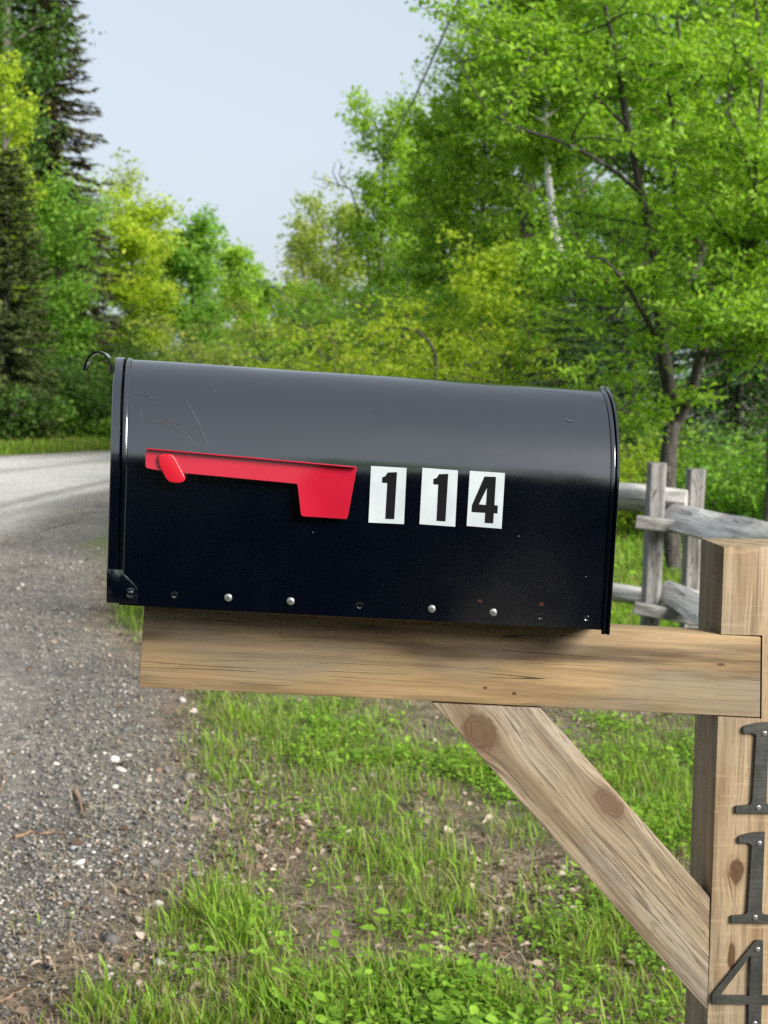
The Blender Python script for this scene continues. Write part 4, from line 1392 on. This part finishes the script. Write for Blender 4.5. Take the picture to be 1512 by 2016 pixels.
conifer('spruce_tree', gx_(170, 28.5), ht(170, 398, 28.5), 1.0, 'small dark spruce with yellowish top in front of the lime green tree', 'needle_brown', 0.4, 26, 7, 0.25, 44, 0.16, group=WL)
broadleaf('maple_tree', gx_(255, 38), ht(255, 438, 38), 1.30, 1.0, 'bright yellow green maple right of the small dark spruce', leaf='lf_lime', n=15000, size=0.13, nl=30, group=WL)
broadleaf('maple_tree', gx_(375, 46), ht(375, 458, 46), 1.45, 0.8, 'rounded fresh green maple beyond the road bend', leaf='lf_green', n=17000, size=0.15, nl=32, group=WL)
broadleaf('poplar_tree', gx_(245, 49), ht(245, 345, 49), 1.3, 3.5, 'thin sparse treetop rising behind the lime green maple', leaf='lf_olive', n=2600, size=0.15, nl=22, group=WL)
broadleaf('broadleaf_tree', gx_(462, 53), ht(462, 508, 53), 1.4, 0.8, 'green tree under the gap of sky, right of the rounded maple', leaf='lf_mid', n=12000, size=0.16, nl=26, group=WL)
broadleaf('broadleaf_tree', gx_(528, 58), ht(528, 572, 58), 1.6, 0.6, 'lowest far green tree at the bottom of the gap of sky', leaf='lf_mid', n=10000, size=0.17, nl=24, group=WL)
for (px, Y, py, R, lf, lab, nn) in ((-15, 24.2, 745, 0.8, 'lf_dark', 'dark leafy bush at the left edge beside the far road', 5200), (50, 25.0, 790, 0.6, 'lf_green', 'light green bush with a bright top by the far road', 4500),
                                (52, 25.6, 690, 0.9, 'lf_dark', 'dark bush behind the light green bush by the far road', 7000),
                                (120, 26.0, 740, 0.9, 'lf_dark', 'dark bush under the middle green tree by the far road', 7000), (180, 26.6, 700, 1.0, 'lf_dark', 'dark bush just left of the door pull of the mailbox', 8500),
                                (205, 26.2, 815, 0.6, 'lf_green', 'small green bush at the road bend beside the mailbox', 3500), (235, 29, 660, 1.2, 'lf_dark', 'dark bush half hidden behind the mailbox door', 8000), (330, 34, 680, 1.6, 'lf_green', 'low green bush over the left half of the mailbox', 8000)):
    shrub('roadside_shrub', gx_(px, Y), ht(px, py, Y), R, lab, lf, nn, 0.085, 10, 0.13, group='shrubs left of the road')

# --- right of the road, far to near
broadleaf('young_tree', gx_(592, 45), ht(592, 425, 45), 1.15, 1.0, 'pale yellowish young tree with thin top beside the gap of sky', leaf='lf_pale', n=4600, size=0.14, nl=26, group=WR, shape='cone')
broadleaf('broadleaf_tree', gx_(655, 41), ht(655, 435, 41), 1.55, 0.6, 'olive tree between the pale young tree and the tall maple', leaf='lf_olive', n=12000, size=0.13, nl=28, group=WR)
broadleaf('maple_tree', gx_(738, 33), ht(738, 228, 33), 1.05, 1.0, 'tall maple with spiky left outline beside the gap of sky', leaf='lf_mid', n=13000, size=0.115, nl=50, group=WR, shape='column', sig=0.14)
broadleaf('maple_tree', gx_(862, 30), ht(862, 200, 30), 1.05, 1.0, 'tall full maple left of the white birch, under the wire', leaf='lf_mid', n=18000, size=0.105, nl=48, group=WR, shape='column', sig=0.14)
broadleaf('broadleaf_tree', gx_(822, 36), ht(822, 275, 36), 1.2, 0.8, 'full green tree filling the space between the spiky maple and the wire', leaf='lf_mid', n=21000, size=0.115, nl=46, group=WR, shape='column', sig=0.18)
broadleaf('broadleaf_tree', gx_(935, 28), ht(935, 95, 28), 1.25, 0.8, 'tall leafy tree directly right of the wire, left of the white trunk', leaf='lf_mid', n=26000, size=0.10, nl=50, group=WR, shape='column', sig=0.17)
BY = 22.0
bt_ = [at(px, py, BY) for px, py in ((1150, 760), (1132, 640), (1112, 545), (1100, 490), (1088, 430), (1080, 350), (1077, 290), (1073, 200), (1069, 120), (1064, 20), (1058, -90), (1050, -190))]
bb0 = bt_[0].copy(); bb0[0] += 0.05; bb0[2] = 0
broadleaf('birch_tree', bb0[:2], ht(1060, -190, BY), 1.35, 4.6, 'tall birch with curved white trunk showing through the leaves', leaf='lf_mid', bark='birch', n=26000, size=0.095, nl=40, tr=0.085, trunk_pts=[bb0] + bt_, group=WR, up=0.2)
broadleaf('broadleaf_tree', gx_(1015, 24.5), 12.5, 0.95, 2.0, 'tall green tree left of the birch reaching over the wire', leaf='lf_mid', n=24000, size=0.09, nl=54, group=WR, shape='column', sig=0.14)
broadleaf('broadleaf_tree', gx_(1240, 24), 10.0, 2.1, 1.5, 'tall green tree behind the forked tree', leaf='lf_green', n=26000, size=0.105, nl=44, group=WR)
broadleaf('broadleaf_tree', gx_(1430, 19), 8.5, 2.0, 0.9, 'dense dark green tree behind the forked tree on the right', leaf='lf_dark', n=30000, size=0.09, nl=46, group=WR)
broadleaf('broadleaf_tree', gx_(1600, 16), 7.5, 1.9, 0.6, 'dark green tree at the right edge of the photo', leaf='lf_dark', n=26000, size=0.085, nl=44, group=WR)
broadleaf('broadleaf_tree', gx_(1120, 27), 9.0, 2.0, 0.8, 'green tree behind the foot of the birch', leaf='lf_green', n=22000, size=0.11, nl=40, group=WR)
conifer('hemlock_tree', gx_(1120, 13.8), 2.35, 0.95, 'low dark hemlock just above the right end of the mailbox', 'hemlock', 0.15, 22, 8, 0.3, 70, 0.085, group=WR)
conifer('hemlock_tree', gx_(1215, 14.6), 3.1, 1.0, 'dark hemlock left of the forked trunk', 'hemlock', 0.2, 26, 8, 0.3, 70, 0.09, group=WR)
conifer('hemlock_tree', gx_(1440, 14.5), 4.2, 1.35, 'dark hemlock in the shade right of the forked trunk', 'hemlock', 0.5, 30, 8, 0.3, 64, 0.095, group=WR)
broadleaf('sapling_tree', gx_(938, 17), ht(938, 480, 17), 0.55, 0.7, 'yellow green sapling with thin dark stem over the mailbox', leaf='lf_lime', n=3600, size=0.075, nl=20, tr=0.02, group=WR, sig=0.09, bark='dark')
broadleaf('sapling_tree', gx_(1118, 18.5), ht(1118, 505, 18.5), 0.55, 0.6, 'leafy green sapling hiding the foot of the white birch trunk', leaf='lf_mid', n=6000, size=0.075, nl=24, tr=0.02, group=WR, sig=0.10, bark='dark')
broadleaf('sapling_tree', gx_(1010, 18), ht(1010, 520, 18), 0.6, 0.6, 'green sapling between the yellow sapling and the birch foot', leaf='lf_mid', n=5200, size=0.075, nl=22, tr=0.02, group=WR, sig=0.10, bark='dark')
for (px, Y, py, R, lf, lab, nn, sz) in ((470, 24, 640, 1.5, 'lf_olive', 'olive green bush over the middle of the red flag', 9500, 0.085), (560, 22, 600, 1.4, 'lf_olive', 'olive green bush left of the arching branch', 10500, 0.08),
                                (660, 21, 560, 1.5, 'lf_mid', 'green bush behind the arching branch', 11500, 0.08), (770, 20, 520, 1.5, 'lf_green', 'taller green bush below the full maple', 12500, 0.078),
                                (860, 18, 600, 1.0, 'lf_lime', 'lime green bush just left of the yellow sapling', 9000, 0.07), (700, 16.5, 650, 1.0, 'lf_lime', 'lime green bush touching the top of the mailbox near its middle', 8500, 0.066),
                                (960, 15.5, 640, 0.95, 'lf_lime', 'lime green bush below the yellow sapling', 8500, 0.062), (590, 17, 660, 0.9, 'lf_olive', 'low olive bush touching the top of the mailbox', 7000, 0.068),
                                (1050, 17, 590, 0.9, 'lf_mid', 'green bush behind the low dark hemlock', 8500, 0.07),
                                (1235, 12.6, 880, 0.5, 'lf_lime', 'bright lime bush right behind the mailbox rear end', 4200, 0.05), (1300, 13.6, 850, 0.6, 'lf_mid', 'leafy green bush behind the left fence post', 5500, 0.055),
                                (1420, 12.4, 870, 0.6, 'lf_green', 'deep green bush behind the right fence post', 6000, 0.052), (1500, 12.0, 880, 0.6, 'lf_green', 'green bush at the right edge above the stand post', 5200, 0.052),
                                (1560, 13, 800, 0.8, 'lf_dark', 'dark bush at the right edge', 6500, 0.06)):
    shrub('woodland_shrub', gx_(px, Y), ht(px, py, Y), R, lab, lf, nn, sz, 11, 0.10, group='shrubs right of the road')

# forked tree close to the fence, built from its photographed limbs
AY = 9.8
ab = at(1330, 1150, AY); ab[2] = float(hgt(ab[0], ab[1])) - 0.04
wood = Quads()
def limb(pts, r0, r1, sides=8):
    P = np.array([at(px, py, AY + dy) for px, py, dy in pts])
    # smooth resample
    t = np.linspace(0, len(P) - 1, 3 * len(P) - 2); i = np.minimum(t.astype(int), len(P) - 2); f = (t - i)[:, None]
    Pm = np.vstack([2 * P[0] - P[1], P, 2 * P[-1] - P[-2]])
    p0, p1, p2, p3 = Pm[i], Pm[i + 1], Pm[i + 2], Pm[i + 3]
    Q = 0.5 * ((2 * p1) + (-p0 + p2) * f + (2 * p0 - 5 * p1 + 4 * p2 - p3) * f ** 2 + (-p0 + 3 * p1 - 3 * p2 + p3) * f ** 3)
    rr = 0.78 * np.linspace(r0, r1, len(Q)) * (0.93 + 0.14 * RNG.random(len(Q)))
    wood.tube(Q, rr, sides)
    return Q
P0 = np.array([at(1328, 1175, AY), at(1325, 1080, AY)])
limbs = []
l0 = limb([(1330, 1190, 0), (1322, 1060, 0), (1314, 950, 0), (1320, 860, 0), (1326, 830, 0)], 0.078, 0.068, 10)
l1 = limb([(1326, 838, 0), (1318, 770, 0), (1306, 700, -0.1), (1304, 650, -0.15), (1290, 570, -0.2), (1285, 480, -0.3), (1262, 380, -0.4), (1235, 250, -0.5), (1215, 120, -0.6), (1190, 10, -0.7)], 0.070, 0.016)
l2 = limb([(1306, 668, -0.1), (1330, 620, 0), (1358, 560, 0.2), (1385, 490, 0.3), (1405, 400, 0.5), (1415, 300, 0.6), (1440, 180, 0.7), (1470, 40, 0.8)], 0.05, 0.014)
l3 = limb([(1330, 835, 0), (1358, 780, -0.1), (1380, 700, -0.3), (1400, 640, -0.5), (1430, 560, -0.7), (1465, 500, -0.9), (1520, 430, -1.1), (1600, 330, -1.3)], 0.055, 0.014)
l4 = limb([(1318, 838, 0), (1280, 826, -0.2), (1240, 812, -0.4), (1190, 800, -0.6)], 0.02, 0.006, 6)
l5 = limb([(1306, 690, -0.1), (1285, 650, -0.4), (1262, 610, -0.7), (1230, 555, -1.0), (1190, 510, -1.2)], 0.03, 0.008, 6)
l6 = limb([(1380, 700, -0.3), (1440, 690, -0.9), (1500, 665, -1.4), (1580, 650, -1.9)], 0.022, 0.008, 6)
l7 = limb([(1262, 380, -0.4), (1200, 330, -0.8), (1120, 285, -1.0), (1030, 255, -1.1), (985, 238, -1.2)], 0.022, 0.006, 6)
l8 = limb([(1385, 490, 0.3), (1330, 400, 0), (1330, 280, -0.2), (1310, 150, -0.4), (1290, 40, -0.5)], 0.026, 0.008, 6)
l9 = limb([(1415, 300, 0.6), (1370, 190, 0.2), (1340, 90, 0), (1330, -20, -0.2)], 0.02, 0.008, 6)
l10 = limb([(1430, 560, -0.7), (1480, 420, -1.0), (1490, 280, -1.2), (1500, 120, -1.3), (1480, -40, -1.4)], 0.024, 0.008, 6)
l11_ = ([(1290, 570, -0.2), (1230, 470, -0.1), (1170, 420, 0.2), (1080, 400, 0.4), (1020, 420, 0.5)])
l12 = limb([(1235, 250, -0.5), (1150, 170, -0.7), (1105, 125, -0.75), (1070, 105, -0.8), (1045, 95, -0.8)], 0.018, 0.005, 6)
tw = []
for L_, cnt in ((l1, 22), (l2, 20), (l3, 24), (l5, 8), (l6, 18), (l7, 6), (l8, 15), (l9, 12), (l10, 16), (l12, 14), (l4, 8)):
    for q in range(cnt):
        j = int(len(L_) * ((0.42 if L_ is l1 or L_ is l2 or L_ is l3 else 0.22) * 1.0 + (0.58 if L_ is l1 or L_ is l2 or L_ is l3 else 0.78) * RNG.random())); j = min(j, len(L_) - 1)
        az = RNG.random() * 6.28
        P2 = curve(L_[j], (math.cos(az), math.sin(az) * 0.9, 0.15 + 0.35 * RNG.standard_normal()), 0.35 + 0.55 * RNG.random(), 0.25, 6, 0.16)
        wood.tube(P2, np.linspace(0.0075, 0.002, len(P2)), 4)
        tw.append(P2[1:])
        for _ in range(3):
            jj = 1 + int(5 * RNG.random()); a3 = RNG.random() * 6.28
            P3 = curve(P2[jj], (math.cos(a3), math.sin(a3), 0.2), 0.15 + 0.2 * RNG.random(), 0.1, 3, 0.15)
            wood.tube(P3, np.linspace(0.003, 0.0012, len(P3)), 4)
            tw.append(P3[1:]); tw.append(P3[1:])
tw = np.concatenate(tw)
V, F, T = leafy(tw, 33000, 0.052, 0.046, 0.52, True, 0.8, 0.18, 0.45)
put_tree('apple_tree', ab, 'forked dark trunk tree with large fresh green leaves behind the fence', 'tree', wood, M['bark_dark'], V, F, T, M['lf_apple'])
# trunk of a second tree at the right edge
broadleaf('young_tree', gx_(1520, 11.4), 6.0, 1.5, 1.7, 'leafy tree at the right edge whose lower trunk shows above the stand post', leaf='lf_apple', bark='grey', n=22000, size=0.065, nl=34, tr=0.07, six=False, group=WR, sig=0.12)
# arching bare branch over the shrubs
q = Quads()
ABR = np.array([at(px, py, 15.6) for px, py in ((860, 760), (858, 700), (845, 672), (822, 652), (795, 644), (765, 646), (735, 658), (705, 676), (690, 690))])
ABR[0][2] = 0.0
base = ABR[0].copy()
q.tube(ABR - base, np.linspace(0.02, 0.006, len(ABR)), 6)
root = empty('arching_sapling', base, 'bare arching sapling stem bent over the lime green bushes', 'sapling')
link('stem', q.mesh('stem'), M['bark_dark'], root)
V, F, T = leafy(ABR[4:], 260, 0.12, 0.07)
link('leaves', np_mesh('leaves', V - base, F, np.arange(len(F)) * 3, {'tint': T}), M['lf_lime'], root)
# dead twiggy branch top beside the tall maple
q = Quads()
DT = [[(690, 372), (660, 362), (632, 352), (612, 350)], [(668, 366), (655, 340), (660, 318)], [(650, 358), (640, 372), (618, 362)], [(684, 370), (668, 345), (672, 322), (664, 312)]]
b0 = at(740, 600, 33.6); b0[2] = 0
q.tube(np.array([b0, at(725, 480, 33.6), at(690, 372, 33.6)]) - b0, [0.06, 0.04, 0.02], 6)
for pts in DT:
    P = np.array([at(px, py, 33.6) for px, py in pts]) - b0
    q.tube(P, np.linspace(0.018, 0.005, len(P)), 5)
tag(link('dead_tree', q.mesh('dead_tree'), M['bark_grey']), 'bare grey dead treetop sticking out left of the spiky maple', 'dead tree').location = b0

# overhead wire
q = Quads()
A = at(760, 297, 31.5); B = at(893, 22, 17.5); d = B - A
P = np.array([A + d * t + np.array([0, 0, 0.35 * (t * (t - 1))]) * 1.0 for t in np.linspace(-0.1, 2.0, 40)])
q.tube(P - P[0], np.full(len(P), 0.017), 6)
w_ = link('overhead_wire', q.mesh('overhead_wire'), plain('wire_sheath', (0.30, 0.32, 0.34), 0.6)); w_.location = P[0]
tag(w_, 'pale overhead utility wire crossing the sky into the maples', 'wire')

# woods behind the photographer, mirrored in the side of the mailbox
def dup(root, p, rz, s, label, group):
    r = root.copy(); COL.objects.link(r)
    r.location = (p[0], p[1], float(hgt(p[0], p[1])) - 0.03); r.rotation_euler = (0, 0, rz); r.scale = (s, s, s)
    r['label'] = label; r['group'] = group
    for ch in list(root.children):
        c = ch.copy(); COL.objects.link(c); c.parent = r
    return r


roots = {o['label']: o for o in COL.objects if o.parent is None and 'label' in o}
src = [roots[k] for k in ('dense dark green tree behind the forked tree on the right', 'tall green tree behind the forked tree', 'dark green tree at the right edge of the photo', 'green tree behind the foot of the birch')]
for i, x in enumerate(np.linspace(-34, 44, 15)):
    dup(src[i % 4], (x + RNG.uniform(-1, 1), -34 + RNG.uniform(-3, 3)), RNG.random() * 6.28, 0.6 + 0.55 * RNG.random(),
        'tree of the far treeline mirrored dimly in the side of the mailbox', 'treeline mirrored in the mailbox')
for i, (px, Y, k, sc_) in enumerate(((1180, 40, 1, 0.7), (1290, 44, 3, 0.75), (1400, 38, 1, 0.7), (1530, 34, 0, 0.8), (1080, 47, 3, 0.7), (960, 52, 1, 0.62), (60, 40, 1, 0.7), (315, 60, 1, 0.62), (395, 64, 3, 0.6), (160, 44, 3, 0.7), (260, 62, 1, 0.6), (-30, 36, 0, 0.8), (620, 64, 3, 0.6), (480, 70, 1, 0.55), (800, 50, 3, 0.6))):
    dup(src[k], (gx_(px, Y)[0], Y), i * 1.3, sc_, 'green tree of the far woods glimpsed only through gaps between the nearer trees', 'far woods behind the nearer trees')
M['lf_blocker'] = leaf_mat('leaf_blocker', (0.008, 0.014, 0.012), (0.012, 0.02, 0.016), (0.02, 0.03, 0.02), 0.05, (1, 1, 1))  # near black leaves for the bush row added behind the camera
for i, (x, y, k, sc_) in enumerate(((8.5, 15, 3, 0.8), (11, 20, 1, 0.85), (9.5, 27, 0, 0.9), (14, 14, 2, 0.9), (15, 25, 1, 0.9), (19, 19, 3, 0.9), (12, 8, 0, 0.8), (20, 10, 1, 0.8))):
    dup(src[k], (x, y), i * 1.7, sc_, 'green tree of the woods carrying on past the right edge of the photo', 'woods past the right edge')
blocker = shrub('blocker_bush', (-8.8, -3.0), 1.75, 0.85, 'unseen dark bush of the added hedge mirrored in the lower side of the mailbox', 'lf_blocker', 24000, 0.08, 14, 0.10, group='hedge added to darken the mailbox reflection')  # unseen bush row, added so the mailbox flank mirrors something dark
for i, x in enumerate(np.linspace(-7.5, 8.5, 13)):
    dup(blocker, (x + RNG.uniform(-.3, .3), -3.0 + RNG.uniform(-.3, .3)), RNG.random() * 6.28, 0.95 + 0.2 * RNG.random(),
        'unseen dark bush of the added hedge mirrored in the lower side of the mailbox', 'hedge added to darken the mailbox reflection')
conifer('spruce_tree', (8.8, -28), 11.5, 2.0, 'dark spruce mirrored in the right end of the mailbox', 'needle', 0.5, 30, 7, 0.3, 26, 0.3)
conifer('spruce_tree', (-3.8, -25), 9.5, 1.8, 'dark spruce mirrored beside the door bead of the mailbox', 'needle', 0.5, 30, 7, 0.3, 26, 0.3)

# ------------------------------------------------------------------ light
SUN_EL, SUN_AZ = 29.0, 130.0      # azimuth from +Y clockwise: behind the photographer, to the right
w = bpy.data.worlds.new('World'); sc.world = w; w.use_nodes = True
nt = w.node_tree
nt.nodes.clear()
out = nt.nodes.new('ShaderNodeOutputWorld')
sky = nt.nodes.new('ShaderNodeTexSky'); sky.sky_type = 'NISHITA'; sky.sun_disc = False
sky.sun_elevation = rad(SUN_EL); sky.sun_rotation = rad(SUN_AZ)
sky.air_density = 1.0; sky.dust_density = 3.0; sky.ozone_density = 1.0
hs = nd(nt, 'ShaderNodeHueSaturation', None, {'Saturation': 0.62, 'Value': 1.0, 'Color': sky.outputs[0]})
veil = mixc(nt, 0.7, hs.outputs[0], (3.3, 3.72, 4.2, 1))     # thin even cloud over the blue
bg = nd(nt, 'ShaderNodeBackground', None, {0: veil, 1: 0.10})
nt.links.new(bg.outputs[0], out.inputs[0])
ld = bpy.data.lights.new('sun', 'SUN'); ld.energy = 4.5; ld.angle = rad(30.0); ld.color = (1.0, 0.96, 0.89)
sun = bpy.data.objects.new('sun', ld); COL.objects.link(sun)
dv = Vector((math.sin(rad(SUN_AZ)) * math.cos(rad(SUN_EL)), math.cos(rad(SUN_AZ)) * math.cos(rad(SUN_EL)), math.sin(rad(SUN_EL))))
sun.rotation_euler = dv.to_track_quat('Z', 'Y').to_euler()
sun.location = (6, -8, 14)

sc.view_settings.view_transform = 'Standard'
sc.view_settings.look = 'None'
sc.view_settings.exposure = 1.08
sc.view_settings.gamma = 1.0
sc.render.engine = 'CYCLES'
sc.cycles.max_bounces = 8
sc.cycles.diffuse_bounces = 4
sc.cycles.transmission_bounces = 4
sc.cycles.transparent_max_bounces = 4
sc.cycles.caustics_reflective = False
sc.cycles.caustics_refractive = False
sc.cycles.sample_clamp_indirect = 6.0
sc.cycles.use_denoising = False
